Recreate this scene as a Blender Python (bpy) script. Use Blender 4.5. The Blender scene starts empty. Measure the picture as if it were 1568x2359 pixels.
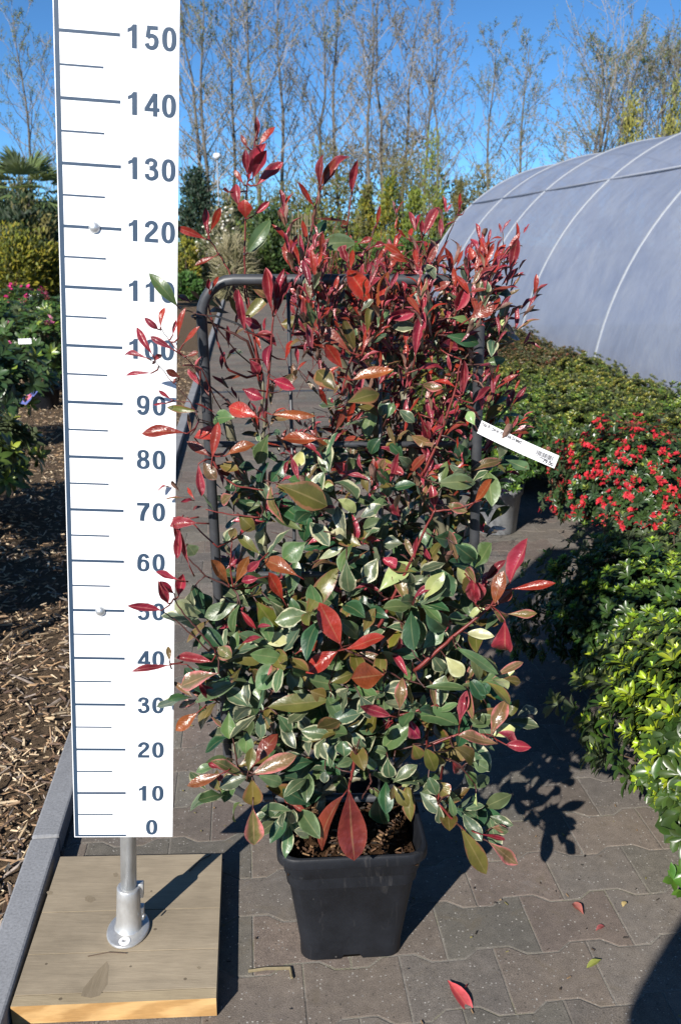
import bpy, math, random
import numpy as np
from mathutils import Vector, Matrix

sc = bpy.context.scene
COL = sc.collection
R = math.radians
rnd = random.Random(7)
rng = np.random.default_rng(11)

# ------------------------------------------------------------------ camera, sky, sun, exposure
FPX, PCX, PCY, PITCH, EYE = 2085.0, 784.0, 1179.0, R(16.4), 1.47
cam = bpy.data.cameras.new('camera')
cam.sensor_fit = 'VERTICAL'; cam.sensor_height = 36.0; cam.lens = FPX / 2358 * 36
cam.clip_end = 2000; cam.clip_start = 0.05
cam.dof.use_dof = True; cam.dof.focus_distance = 1.78; cam.dof.aperture_fstop = 9.5
co = bpy.data.objects.new('camera', cam); COL.objects.link(co)
co.location = (0, 0, EYE); co.rotation_euler = (R(90) - PITCH, 0, 0)
sc.camera = co

SH = np.array([0.78, 1.42])                    # shadow offset per metre of height
EL = math.atan(1 / np.hypot(*SH))
world = bpy.data.worlds.new('World'); sc.world = world; world.use_nodes = True
wn = world.node_tree
sky = wn.nodes.new('ShaderNodeTexSky'); sky.sky_type = 'NISHITA'; sky.sun_disc = False
sky.sun_elevation = EL; sky.sun_rotation = math.atan2(-SH[0], -SH[1]); sky.altitude = 0
sky.air_density = 0.5; sky.dust_density = 0.0; sky.ozone_density = 10.0
skt = wn.nodes.new('ShaderNodeMixRGB'); skt.blend_type = 'MULTIPLY'; skt.inputs[0].default_value = 1.0; skt.inputs[2].default_value = (1.02, 1.16, 1.0, 1)
wn.links.new(sky.outputs[0], skt.inputs[1]); wn.links.new(skt.outputs[0], wn.nodes['Background'].inputs[0])
wn.nodes['Background'].inputs[1].default_value = 0.085
sun = bpy.data.lights.new('sun', 'SUN'); sun.energy = 4.6; sun.angle = R(0.55); sun.color = (1.0, 0.95, 0.88)
so = bpy.data.objects.new('sun', sun); COL.objects.link(so)
so.rotation_euler = Vector((SH[0], SH[1], -1)).to_track_quat('-Z', 'Y').to_euler()
sc.view_settings.view_transform = 'Standard'; sc.view_settings.look = 'None'
sc.view_settings.exposure = 0.85; sc.view_settings.gamma = 1.0

# ------------------------------------------------------------------ pixel helpers (reference pixels at 1568 wide -> world points)
def ray(px, py):
    a = (px - PCX) / FPX; b = -(py - PCY) / FPX
    c, s = math.cos(PITCH), math.sin(PITCH)
    return np.array([a, c + b * s, -s + b * c])
def at(px, py, Y):
    r = ray(px, py); return np.array([0, 0, EYE]) + r * (Y / r[1])
def on_ground(px, py, z=0.0):
    r = ray(px, py); return np.array([0, 0, EYE]) + r * ((z - EYE) / r[2])
def mpp(Y, z):                                 # metres per reference pixel
    return (Y * math.cos(PITCH) + (EYE - z) * math.sin(PITCH)) / FPX
YAW = R(6.0)
PU = np.array([-math.sin(YAW), math.cos(YAW)]); PV = np.array([math.cos(YAW), math.sin(YAW)])
def path_pt(X, S, z=0.0):
    p = PV * X + PU * S; return np.array([p[0], p[1], z])

# ------------------------------------------------------------------ object helpers
def tag(o, label=None, cat=None, group=None, kind=None):
    if label: o['label'] = label
    if cat: o['category'] = cat
    if group: o['group'] = group
    if kind: o['kind'] = kind
    return o
def empty(name, loc=(0, 0, 0), rz=0.0):
    o = bpy.data.objects.new(name, None); COL.objects.link(o)
    o.location = loc; o.rotation_euler = (0, 0, rz); o.empty_display_size = 0.1
    return o
def copy_tree(o, parent=None):
    c = o.copy(); COL.objects.link(c)
    if parent is not None: c.parent = parent
    for ch in list(o.children): copy_tree(ch, c)
    return c
def link_mesh(name, me, mat, parent=None, smooth=False):
    for m in (mat if isinstance(mat, (list, tuple)) else [mat]): me.materials.append(m)
    if smooth: me.polygons.foreach_set('use_smooth', [True] * len(me.polygons))
    me.update()
    o = bpy.data.objects.new(name, me); COL.objects.link(o)
    if parent is not None: o.parent = parent
    return o

class MB:
    """collects verts / faces into one mesh"""
    def __init__(s): s.v = []; s.f = []; s.mi = []; s.tint = []
    def add(s, vs, fs, mi=0, tint=None):
        n = len(s.v); s.v += [tuple(map(float, p)) for p in vs]
        s.f += [tuple(i + n for i in f) for f in fs]; s.mi += [mi] * len(fs)
        s.tint += [tint or (1, 1, 1)] * len(vs)
    def box(s, lo, hi, mi=0, tint=None, M=None):
        x0, y0, z0 = lo; x1, y1, z1 = hi
        vs = [(x0,y0,z0),(x1,y0,z0),(x1,y1,z0),(x0,y1,z0),(x0,y0,z1),(x1,y0,z1),(x1,y1,z1),(x0,y1,z1)]
        if M is not None: vs = [M @ Vector(p) for p in vs]
        s.add(vs, [(0,3,2,1),(4,5,6,7),(0,1,5,4),(1,2,6,5),(2,3,7,6),(3,0,4,7)], mi, tint)
    def tube(s, pts, rad, n=6, mi=0, cap=True, tint=None, closed=False):
        P = [Vector(p) for p in pts]; m = len(P)
        if not hasattr(rad, '__len__'): rad = [rad] * m
        vs = []; up = None
        for i in range(m):
            if closed: d = P[(i + 1) % m] - P[i - 1]
            else: d = P[min(i + 1, m - 1)] - P[max(i - 1, 0)]
            d.normalize()
            if up is None:
                up = Vector((0, 0, 1)) if abs(d.z) < .9 else Vector((1, 0, 0))
            a = (up - d * up.dot(d)).normalized(); b = d.cross(a); up = a
            for k in range(n):
                t = 2 * math.pi * k / n
                vs.append(P[i] + (a * math.cos(t) + b * math.sin(t)) * rad[i])
        fs = []
        for i in range(m if closed else m - 1):
            j = (i + 1) % m
            for k in range(n):
                fs.append((i*n + k, i*n + (k+1) % n, j*n + (k+1) % n, j*n + k))
        if cap and not closed:
            fs.append(tuple(range(n - 1, -1, -1))); fs.append(tuple((m-1)*n + k for k in range(n)))
        s.add(vs, fs, mi, tint)
    def lathe(s, prof, n=24, mi=0, M=None, cap0=True, cap1=True, tint=None):
        vs = []
        for r, z in prof:
            for k in range(n):
                t = 2 * math.pi * k / n; p = Vector((r * math.cos(t), r * math.sin(t), z))
                vs.append(M @ p if M is not None else p)
        fs = []
        for i in range(len(prof) - 1):
            for k in range(n): fs.append((i*n+k, i*n+(k+1)%n, (i+1)*n+(k+1)%n, (i+1)*n+k))
        if cap0: fs.append(tuple(range(n-1, -1, -1)))
        if cap1: fs.append(tuple((len(prof)-1)*n + k for k in range(n)))
        s.add(vs, fs, mi, tint)
    def build(s, name, mat, parent=None, smooth=False, bevel=0, segs=2, tint=False):
        me = bpy.data.meshes.new(name); me.from_pydata(s.v, [], s.f)
        me.polygons.foreach_set('material_index', s.mi)
        if tint:
            a = me.attributes.new('tint', 'FLOAT_COLOR', 'POINT')
            a.data.foreach_set('color', np.c_[np.array(s.tint, float), np.ones(len(s.tint))].ravel())
        o = link_mesh(name, me, mat, parent, smooth)
        if bevel:
            b = o.modifiers.new('bevel', 'BEVEL'); b.width = bevel; b.segments = segs; b.limit_method = 'ANGLE'; b.angle_limit = R(40)
        return o

def nrmz(a): return a / np.maximum(np.linalg.norm(a, axis=-1, keepdims=True), 1e-9)
class Leaves:
    """batches of leaf blades with per leaf colour, blade coordinates and margin colour"""
    def __init__(s): s.V = []; s.F = []; s.T = []; s.E = []; s.U = []; s.n = 0
    def add(s, base, d, nr, L, W, tint, edge=None, fold=.25, bend=.5, ripple=0., nr_=8, nc=5, peak=1.25, q=.85, twist=0., wave=0.):
        base = np.atleast_2d(np.asarray(base, float)); N = len(base)
        d = nrmz(np.broadcast_to(np.asarray(d, float), (N, 3))); nr = np.broadcast_to(np.asarray(nr, float), (N, 3))
        side = nrmz(np.cross(d, nr)); nr = np.cross(side, d)
        f = lambda x: np.broadcast_to(np.asarray(x, float), (N,)).reshape(N, 1, 1)
        L, W, fold, bend, ripple, twist = map(f, (L, W, fold, bend, ripple, twist))
        tint = np.broadcast_to(np.asarray(tint, float), (N, 3)); edge = tint if edge is None else np.broadcast_to(np.asarray(edge, float), (N, 3))
        t = np.linspace(0, 1, nr_ + 1).reshape(1, -1, 1); c = np.linspace(-1, 1, nc).reshape(1, 1, -1)
        w = np.sin(np.pi * np.clip(t, 0, 1) ** peak) ** q
        w = np.maximum(w, .05 * (t < .999)) * (t > 0) + .04 * (t == 0)
        bd = np.where(np.abs(bend) < 1e-3, 1e-3, bend)
        al = np.sin(bd * t) / bd * L; dn = (1 - np.cos(bd * t)) / bd * L
        ph = rng.uniform(0, 6.28, (N, 1, 1))
        hw = W * .5 * w
        x = hw * c
        z = (np.abs(c) * .55 + c * c * .55) * hw * fold + ripple * W * np.abs(c) * np.sin(t * 14 + ph + c * 1.5) * w - dn
        z = z + f(wave) * L * np.sin(t * rng.uniform(4, 8, (N, 1, 1)) + ph) * t
        tw = twist * (t - .3)
        xs = x * np.cos(tw) - (z + dn) * np.sin(tw); zs = x * np.sin(tw) + (z + dn) * np.cos(tw) - dn
        al = np.broadcast_to(al, xs.shape)
        P = base[:, None, None, :] + al[..., None] * d[:, None, None, :] + xs[..., None] * side[:, None, None, :] + zs[..., None] * nr[:, None, None, :]
        K = (nr_ + 1) * nc
        idx = np.arange(K).reshape(nr_ + 1, nc)
        q4 = np.stack([idx[:-1, :-1], idx[:-1, 1:], idx[1:, 1:], idx[1:, :-1]], -1).reshape(-1, 4)
        F = (q4[None] + (np.arange(N) * K)[:, None, None] + s.n).reshape(-1, 4)
        s.V.append(P.reshape(-1, 3)); s.F.append(F); s.n += N * K
        s.T.append(np.repeat(tint, K, 0)); s.E.append(np.repeat(edge, K, 0))
        u = np.broadcast_to(c, (N, nr_ + 1, nc)).reshape(-1); v = np.broadcast_to(t, (N, nr_ + 1, nc)).reshape(-1)
        s.U.append(np.stack([u, v, np.repeat(rng.uniform(0, 1, N), K)], -1))
    def mesh(s, name, smooth=True):
        V = np.concatenate(s.V); F = np.concatenate(s.F)
        me = bpy.data.meshes.new(name)
        me.vertices.add(len(V)); me.vertices.foreach_set('co', V.ravel())
        me.loops.add(F.size); me.loops.foreach_set('vertex_index', F.ravel().astype(np.int32))
        me.polygons.add(len(F)); me.polygons.foreach_set('loop_start', (np.arange(len(F)) * 4).astype(np.int32))
        try: me.polygons.foreach_set('loop_total', np.full(len(F), 4, np.int32))
        except Exception: pass
        me.polygons.foreach_set('use_smooth', [smooth] * len(F))
        one = np.ones((len(V), 1))
        for nm, A in (('tint', np.concatenate(s.T)), ('edge', np.concatenate(s.E)), ('blade', np.concatenate(s.U))):
            a = me.attributes.new(nm, 'FLOAT_COLOR', 'POINT'); a.data.foreach_set('color', np.hstack([A, one]).ravel())
        me.update(calc_edges=True); me.validate()
        return me
    def build(s, name, mat, parent=None):
        return link_mesh(name, s.mesh(name), mat, parent)

# ------------------------------------------------------------------ materials
class NT:
    def __init__(s, name):
        s.m = bpy.data.materials.new(name); s.m.use_nodes = True; s.t = s.m.node_tree; s.t.nodes.clear()
        s.out = s.t.nodes.new('ShaderNodeOutputMaterial')
    def n(s, typ, **kw):
        o = s.t.nodes.new('ShaderNode' + typ)
        for k, v in kw.items(): setattr(o, k, v)
        return o
    def l(s, a, b): s.t.links.new(a, b)
    def setin(s, node, key, val):
        if isinstance(val, bpy.types.NodeSocket): s.l(val, node.inputs[key])
        else: node.inputs[key].default_value = (*val, 1) if isinstance(val, (tuple, list)) and len(val) == 3 and node.inputs[key].type == 'RGBA' else val
    def math(s, op, a, b=0.0, clamp=False):
        o = s.n('Math', operation=op); o.use_clamp = clamp; s.setin(o, 0, a); s.setin(o, 1, b); return o.outputs[0]
    def mix(s, f, a, b, blend='MIX'):
        o = s.n('MixRGB', blend_type=blend); s.setin(o, 0, f); s.setin(o, 1, a); s.setin(o, 2, b); return o.outputs[0]
    def noise(s, scale, detail=3, rough=.55, vec=None, dist=0.):
        o = s.n('TexNoise'); o.inputs['Scale'].default_value = scale; o.inputs['Detail'].default_value = detail
        o.inputs['Roughness'].default_value = rough; o.inputs['Distortion'].default_value = dist
        if vec is not None: s.l(vec, o.inputs['Vector'])
        return o.outputs['Fac']
    def ramp(s, fac, stops):
        o = s.n('ValToRGB'); e = o.color_ramp.elements
        while len(e) < len(stops): e.new(.5)
        for i, (p, c) in enumerate(stops): e[i].position = p; e[i].color = (*c, 1) if len(c) == 3 else c
        s.l(fac, o.inputs[0]); return o.outputs[0]
    def obj(s, scale=(1, 1, 1)):
        c = s.n('TexCoord'); mp = s.n('Mapping'); mp.inputs['Scale'].default_value = scale; s.l(c.outputs['Object'], mp.inputs[0]); return mp.outputs[0]
    def geo(s, scale=(1, 1, 1), rot=0.):
        c = s.n('NewGeometry'); mp = s.n('Mapping'); mp.inputs['Scale'].default_value = scale; mp.inputs['Rotation'].default_value = (0, 0, rot); s.l(c.outputs['Position'], mp.inputs[0]); return mp.outputs[0]
    def attr(s, nm):
        o = s.n('Attribute'); o.attribute_name = nm; return o
    def bump(s, h, strength=.3, dist=.002):
        o = s.n('Bump'); o.inputs['Strength'].default_value = strength; o.inputs['Distance'].default_value = dist; s.l(h, o.inputs['Height']); return o.outputs[0]
    def pbr(s, col, rough=.6, metal=0., spec=.5, bump=None, **kw):
        p = s.n('BsdfPrincipled'); s.setin(p, 'Base Color', col); s.setin(p, 'Roughness', rough); p.inputs['Metallic'].default_value = metal
        p.inputs['Specular IOR Level'].default_value = spec
        if bump is not None: s.l(bump, p.inputs['Normal'])
        for k, v in kw.items(): s.setin(p, k.replace('_', ' '), v)
        return p
    def done(s, sh): s.l(sh.outputs[0], s.out.inputs[0]); return s.m

def m_plain(name, col, rough=.6, metal=0., var=.15, scale=30, bump=.15, spec=.5):
    t = NT(name); nz = t.noise(scale, 4, .6, t.obj())
    c = t.ramp(nz, [(.3, tuple(x * (1 - var) for x in col)), (.7, tuple(min(1, x * (1 + var)) for x in col))])
    rr = t.math('ADD', t.math('MULTIPLY', nz, .2), rough - .1)
    return t.done(t.pbr(c, rr, metal, spec, t.bump(nz, bump, .002)))

def m_leaf(name, rough=.32, trans=.14, margin=.78, spec=.5, veins=True, fleck=0.0, coat=0.0, bumpy=.3, soft=.09):
    t = NT(name)
    tint = t.attr('tint').outputs['Color']; edge = t.attr('edge').outputs['Color']
    bl = t.n('SeparateColor'); t.l(t.attr('blade').outputs['Color'], bl.inputs[0])
    u, v, r = bl.outputs[0], bl.outputs[1], bl.outputs[2]
    au = t.math('ABSOLUTE', u)
    nz = t.noise(55, 3, .6, t.obj())
    c = tint
    if veins:
        nb = t.noise(24, 3, .7, t.obj())
        m = t.math('ADD', t.math('ADD', au, t.math('MULTIPLY', t.math('SUBTRACT', nz, .5), .8)), t.math('MULTIPLY', t.math('SUBTRACT', nb, .5), .9))
        m = t.math('SUBTRACT', m, t.math('MULTIPLY', t.math('SUBTRACT', r, .35), .34))
        mk = t.n('MapRange'); mk.interpolation_type = 'SMOOTHSTEP'; t.setin(mk, 'Value', m); mk.inputs['From Min'].default_value = margin - soft; mk.inputs['From Max'].default_value = margin + soft
        c = t.mix(mk.outputs[0], tint, edge)
        mid = t.n('MapRange'); t.setin(mid, 'Value', au); mid.inputs['From Min'].default_value = .02; mid.inputs['From Max'].default_value = .10; mid.inputs['To Min'].default_value = .38; mid.inputs['To Max'].default_value = 0
        c = t.mix(mid.outputs[0], c, t.mix(.5, edge, (.34, .30, .14)))
    n2 = t.noise(22, 3, .6, t.obj())
    c = t.mix(1.0, c, t.ramp(n2, [(.3, (.72, .74, .74)), (.7, (1.28, 1.22, 1.2))]), 'MULTIPLY')
    if veins:
        sp = t.ramp(t.noise(120, 2, .5, t.obj()), [(.70, (0, 0, 0)), (.76, (.65, .65, .65))])
        c = t.mix(sp, c, (.10, .06, .03))
    g = t.n('NewGeometry')
    back = t.mix(.45, c, (.20, .23, .15))
    c = t.mix(g.outputs['Backfacing'], c, back)
    ro = t.math('ADD', t.math('MULTIPLY', g.outputs['Backfacing'], .25), rough)
    bmp = None
    if veins:
        wv = t.math('SINE', t.math('ADD', t.math('MULTIPLY', v, 62.0), t.math('MULTIPLY', au, -16.0)))
        h = t.math('ADD', t.math('MULTIPLY', wv, .03), t.math('MULTIPLY', t.noise(70, 2, .5, t.obj()), 1.6))
        bmp = t.bump(h, bumpy, .0022)
    p = t.pbr(c, ro, 0, spec, bmp)
    if coat: p.inputs['Coat Weight'].default_value = coat; p.inputs['Coat Roughness'].default_value = .12
    tr = t.n('BsdfTranslucent'); t.l(t.mix(1.0, c, (1.5, 1.5, .8), 'MULTIPLY'), tr.inputs[0])
    mx = t.n('MixShader'); mx.inputs[0].default_value = trans; t.l(p.outputs[0], mx.inputs[1]); t.l(tr.outputs[0], mx.inputs[2])
    return t.done(mx)

def m_stem(name, col, rough=.5, var=.35):
    t = NT(name); nz = t.noise(60, 4, .6, t.obj((1, 1, .25)))
    c = t.ramp(nz, [(.25, tuple(x * (1 - var) for x in col)), (.75, tuple(x * (1 + var) for x in col))])
    return t.done(t.pbr(c, rough, 0, .4, t.bump(nz, .4, .003)))

def m_tinted(name, rough=.8, scale=40, amt=.3, spec=.3, bump=.4, bdist=.003):
    t = NT(name); nz = t.noise(scale, 5, .65, t.geo())
    c = t.mix(1.0, t.attr('tint').outputs['Color'], t.ramp(nz, [(.3, (1 - amt,) * 3), (.7, (1 + amt,) * 3)]), 'MULTIPLY')
    return t.done(t.pbr(c, rough, 0, spec, t.bump(nz, bump, bdist)))

def m_paver():
    t = NT('concrete_paver'); g = t.geo()
    base = t.attr('tint').outputs['Color']
    big = t.noise(2.2, 4, .6, g); fine = t.noise(420, 2, .7, g); mid = t.noise(34, 5, .7, g)
    c = t.mix(1.0, base, t.ramp(big, [(.3, (.80, .81, .84)), (.5, (1, 1, 1)), (.72, (1.22, 1.18, 1.12))]), 'MULTIPLY')
    c = t.mix(1.0, c, t.ramp(mid, [(.3, (.80, .80, .80)), (.7, (1.18, 1.18, 1.18))]), 'MULTIPLY')
    c = t.mix(1.0, c, t.ramp(fine, [(.30, (.62, .62, .62)), (.5, (1, 1, 1)), (.72, (1.45, 1.45, 1.42))]), 'MULTIPLY')
    vo = t.n('TexVoronoi'); vo.inputs['Scale'].default_value = 105; t.l(g, vo.inputs['Vector'])
    cs = t.n('SeparateColor'); t.l(vo.outputs['Color'], cs.inputs[0])
    grain = t.math('MULTIPLY', t.math('LESS_THAN', vo.outputs['Distance'], .20), t.math('GREATER_THAN', cs.outputs[0], .60))
    c = t.mix(t.math('MULTIPLY', grain, .85), c, t.mix(cs.outputs[1], (.42, .40, .36), (.20, .19, .18)))
    dk = t.math('MULTIPLY', t.math('LESS_THAN', vo.outputs['Distance'], .25), t.math('LESS_THAN', cs.outputs[0], .12))
    c = t.mix(t.math('MULTIPLY', dk, .6), c, (.05, .045, .04))
    stain = t.noise(9, 5, .7, t.geo((1, 1.7, 1)), 1.2)
    c = t.mix(t.ramp(stain, [(.56, (0, 0, 0)), (.75, (.5, .5, .5))]), c, (.13, .105, .07))
    lime = t.noise(5, 6, .75, t.geo((1, 1, 1), .6), 2.0)
    c = t.mix(t.ramp(lime, [(.60, (0, 0, 0)), (.80, (.45, .45, .45))]), c, (.26, .25, .24))
    h = t.math('ADD', t.math('MULTIPLY', fine, .6), t.math('MULTIPLY', mid, .8))
    return t.done(t.pbr(c, .85, 0, .25, t.bump(h, .55, .003)))
def m_joint():
    t = NT('joint_sand'); g = t.geo()
    c = t.ramp(t.noise(6, 5, .7, g), [(.35, (.10, .09, .08)), (.50, (.205, .19, .168)), (.66, (.165, .155, .10)), (.80, (.135, .135, .045))])
    return t.done(t.pbr(c, .95, 0, .1, t.bump(t.noise(300, 3, .6, g), .6, .004)))
def m_ground(name, c1, c2, scale=8.):
    t = NT(name); g = t.geo()
    c = t.ramp(t.noise(scale, 6, .7, g), [(.3, c1), (.7, c2)])
    return t.done(t.pbr(c, .95, 0, .1, t.bump(t.noise(scale * 12, 4, .7, g), .8, .02)))
def m_concrete(name, col):
    t = NT(name); g = t.geo()
    a = t.noise(4, 5, .7, g); b = t.noise(160, 3, .7, g)
    c = t.ramp(a, [(.3, tuple(x * .82 for x in col)), (.7, tuple(x * 1.12 for x in col))])
    c = t.mix(1.0, c, t.ramp(b, [(.28, (.72, .72, .72)), (.5, (1, 1, 1)), (.75, (1.2, 1.2, 1.2))]), 'MULTIPLY')
    return t.done(t.pbr(c, .85, 0, .25, t.bump(b, .35, .002)))
def m_wood(name, a, b, axis=0, knots=True, rings=False):
    t = NT(name)
    sc3 = [13, 13, 13]; sc3[axis] = 1.8
    vec = t.obj(tuple(sc3)); gr = t.noise(3.2, 6, .65, vec, .6)
    sc4 = [130, 130, 130]; sc4[axis] = 9
    fine = t.noise(2.5, 4, .7, t.obj(tuple(sc4)))
    c = t.ramp(gr, [(.25, tuple(x * .88 for x in a)), (.5, a), (.78, tuple((x + y) / 2 for x, y in zip(a, b)))])
    c = t.mix(1.0, c, t.ramp(fine, [(.3, (.88, .87, .86)), (.7, (1.09, 1.09, 1.09))]), 'MULTIPLY')
    blot = t.noise(5, 4, .6, t.obj((1, 1, 1)))
    c = t.mix(1.0, c, t.ramp(blot, [(.32, (.80, .79, .77)), (.66, (1.13, 1.12, 1.10))]), 'MULTIPLY')
    if rings:
        wv = t.n('TexWave', wave_type='RINGS', rings_direction='X'); wv.inputs['Scale'].default_value = 42; wv.inputs['Distortion'].default_value = 2.5; wv.inputs['Detail'].default_value = 3
        t.l(t.obj((.35, 1, 1)), wv.inputs['Vector']); c = t.mix(1.0, c, t.ramp(wv.outputs['Fac'], [(.2, (.80, .74, .66)), (.8, (1.08, 1.08, 1.08))]), 'MULTIPLY')
    if knots:
        vo = t.n('TexVoronoi'); vo.inputs['Scale'].default_value = 1.0; t.l(t.obj((7, 9, 7)), vo.inputs['Vector'])
        cs = t.n('SeparateColor'); t.l(vo.outputs['Color'], cs.inputs[0])
        k = t.math('MULTIPLY', t.ramp(vo.outputs['Distance'], [(.03, (1, 1, 1)), (.13, (0, 0, 0))]), t.math('GREATER_THAN', cs.outputs[0], .66))
        c = t.mix(t.math('MULTIPLY', k, .7), c, (.10, .07, .04))
        sp = t.n('TexVoronoi'); sp.inputs['Scale'].default_value = 34; t.l(t.obj(), sp.inputs['Vector'])
        cs2 = t.n('SeparateColor'); t.l(sp.outputs['Color'], cs2.inputs[0])
        d = t.math('MULTIPLY', t.math('LESS_THAN', sp.outputs['Distance'], .13), t.math('GREATER_THAN', cs2.outputs[0], .86))
        c = t.mix(t.math('MULTIPLY', d, .7), c, (.06, .045, .03))
    return t.done(t.pbr(c, .75, 0, .3, t.bump(t.math('ADD', gr, t.math('MULTIPLY', fine, .6)), .4, .002)))
def m_galv(name, col=(.62, .64, .65), metal=.7):
    t = NT(name); a = t.noise(28, 5, .7, t.obj((1, 1, .5)))
    c = t.ramp(a, [(.3, tuple(x * .78 for x in col)), (.7, tuple(min(1, x * 1.12) for x in col))])
    rr = t.math('ADD', t.math('MULTIPLY', a, .25), .27)
    return t.done(t.pbr(c, rr, metal, .5, t.bump(a, .12, .002)))
def m_film():
    t = NT('polythene_film'); g = t.geo()
    a = t.noise(1.3, 5, .65, g, .8); b = t.noise(7, 5, .7, t.geo((1, 1, .6)))
    c = t.ramp(a, [(.28, (.30, .345, .47)), (.72, (.44, .48, .58))])
    c = t.mix(t.ramp(b, [(.52, (0, 0, 0)), (.78, (.5, .5, .5))]), c, (.40, .42, .44))
    p = t.pbr(c, t.math('ADD', t.math('MULTIPLY', b, .25), .22), 0, .6, t.bump(t.math('ADD', a, t.math('MULTIPLY', b, .45)), .16, .06))
    tl = t.n('BsdfTranslucent'); tl.inputs[0].default_value = (.55, .58, .64, 1)
    tp = t.n('BsdfTransparent'); tp.inputs[0].default_value = (.78, .82, .9, 1)
    m1 = t.n('MixShader'); m1.inputs[0].default_value = .32; t.l(p.outputs[0], m1.inputs[1]); t.l(tl.outputs[0], m1.inputs[2])
    m2 = t.n('MixShader'); t.l(t.ramp(b, [(.3, (.30, .30, .30)), (.75, (.14, .14, .14))]), m2.inputs[0]); t.l(m1.outputs[0], m2.inputs[1]); t.l(tp.outputs[0], m2.inputs[2])
    return t.done(m2)
def m_potplastic(name, col=(.0075, .0085, .011)):
    t = NT(name); a = t.noise(14, 5, .7, t.obj()); b = t.noise(120, 3, .6, t.obj())
    c = t.ramp(a, [(.35, col), (.68, tuple(x * 1.7 for x in col))])
    sp = t.n('TexVoronoi'); sp.inputs['Scale'].default_value = 42; t.l(t.obj(), sp.inputs['Vector'])
    cs = t.n('SeparateColor'); t.l(sp.outputs['Color'], cs.inputs[0])
    d = t.math('MULTIPLY', t.math('LESS_THAN', sp.outputs['Distance'], .09), t.math('GREATER_THAN', cs.outputs[0], .86))
    c = t.mix(t.math('MULTIPLY', d, .6), c, (.16, .15, .14))
    sc_ = t.noise(18, 5, .75, t.obj((1, 1, .12)), 1.5)
    c = t.mix(t.ramp(sc_, [(.58, (0, 0, 0)), (.74, (.28, .28, .28))]), c, (.13, .12, .11))
    rr = t.math('ADD', t.math('MULTIPLY', a, .3), .36)
    return t.done(t.pbr(c, rr, 0, .30, t.bump(t.math('ADD', b, a), .15, .002)))

M = dict(
    leaf=m_leaf('photinia_leaf', .36, .12, .80, .45, True),
    leaf_red=m_leaf('young_photinia_leaf', .33, .12, .84, .45, True, coat=.06, bumpy=.8, soft=.34),
    leaf_az=m_leaf('azalea_leaf', .33, .12, .8, .4, False),
    leaf_bg=m_leaf('far_leaf', .55, .25, .8, .3, False),
    petal=m_leaf('petal', .55, .30, .8, .3, False),
    paver=m_paver(), joint=m_joint(),
    ground=m_ground('soil', (.035, .028, .022), (.085, .068, .052)),
    bed=m_ground('bark_mulch', (.065, .047, .031), (.19, .135, .088), 40),
    chips=m_tinted('bark_chip', .8, 60, .35),
    kerb=m_concrete('kerb_concrete', (.225, .232, .245)),
    board=m_plain('white_board', (.86, .87, .88), .35, 0, .01, 20, .02),
    ink=m_plain('slate_blue_ink', (.029, .056, .098), .45, 0, .05, 30, .02),
    edge=m_plain('aluminium_edge', (.6, .62, .65), .4, .6, .05),
    galv=m_galv('galvanised_steel'), zinc=m_galv('zinc_casting', (.56, .56, .55), .65),
    wood=m_wood('weathered_plank', (.275, .230, .166), (.35, .295, .218), 0),
    wood2=m_wood('paler_plank', (.315, .258, .17), (.37, .31, .215), 0),
    knot=m_wood('knot_wood', (.215, .176, .122), (.26, .215, .155), 1, False),
    cutwood=m_wood('fresh_cut_wood', (.50, .315, .135), (.64, .43, .20), 0, False, True),
    pot=m_potplastic('black_plastic_pot'), potgrey=m_potplastic('grey_plastic_pot', (.16, .165, .17)),
    tube=m_plain('dark_powder_coat', (.042, .044, .049), .42, 0, .25, 25, .08),
    stem=m_stem('red_shoot', (.145, .024, .020), .42), wood_stem=m_stem('grey_green_stem', (.12, .11, .07)), dark_stem=m_stem('brown_shoot', (.06, .022, .018), .45),
    twig=m_stem('brown_twig', (.09, .06, .04), .7), bark=m_stem('tree_bark', (.115, .105, .09), .85, .3),
    twigs=m_stem('fine_twigs', (.21, .185, .155), .85, .3),
    soil=m_ground('potting_soil', (.03, .016, .009), (.11, .06, .03), 90),
    film=m_film(), purlin=m_plain('pale_purlin', (.38, .40, .45), .6, 0, .1), rib=m_plain('pale_hoop', (.235, .255, .285), .6, .0, .1),
    paper=m_plain('paper_label', (.82, .82, .84), .55, 0, .02), black=m_plain('black_ink', (.02, .02, .025), .6, 0, .1),
    bamboo=m_stem('bamboo_cane', (.19, .155, .09), .6, .2), tie=m_plain('black_tie', (.015, .015, .016), .5),
    white=m_plain('white_enamel', (.8, .8, .8), .4, 0, .03), greenpl=m_plain('green_plastic', (.03, .25, .1), .5),
    pinkprint=m_plain('pink_print', (.55, .16, .22), .5), blueprint=m_plain('blue_print', (.10, .13, .35), .5),
)

# ------------------------------------------------------------------ ground, bed, kerb, path
def sheet(name, pts, z, mat, kind='structure'):
    mb = MB(); mb.add([(p[0], p[1], z) for p in pts], [tuple(range(len(pts)))])
    return tag(mb.build(name, mat), kind=kind)
sheet('ground', [(-400, -60), (400, -60), (400, 900), (-400, 900)], -.05, M['ground'])
sheet('bark_bed', [path_pt(-9, -3), path_pt(-.52, -3), path_pt(-.52, 26.5), path_pt(-9, 26.5)], .022, M['bed'])

KX0, KX1 = -.566, -.497
mb = MB(); s = -1.0
while s < 26:
    Mx = Matrix.Rotation(YAW, 4, 'Z')
    mb.box((KX0, s + .004, -.04), (KX1, s + 1.0, .05 + rnd.uniform(-.001, .001)), M=Mx); s += 1.004
tag(mb.build('kerb', M['kerb'], bevel=.006), kind='structure')

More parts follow.
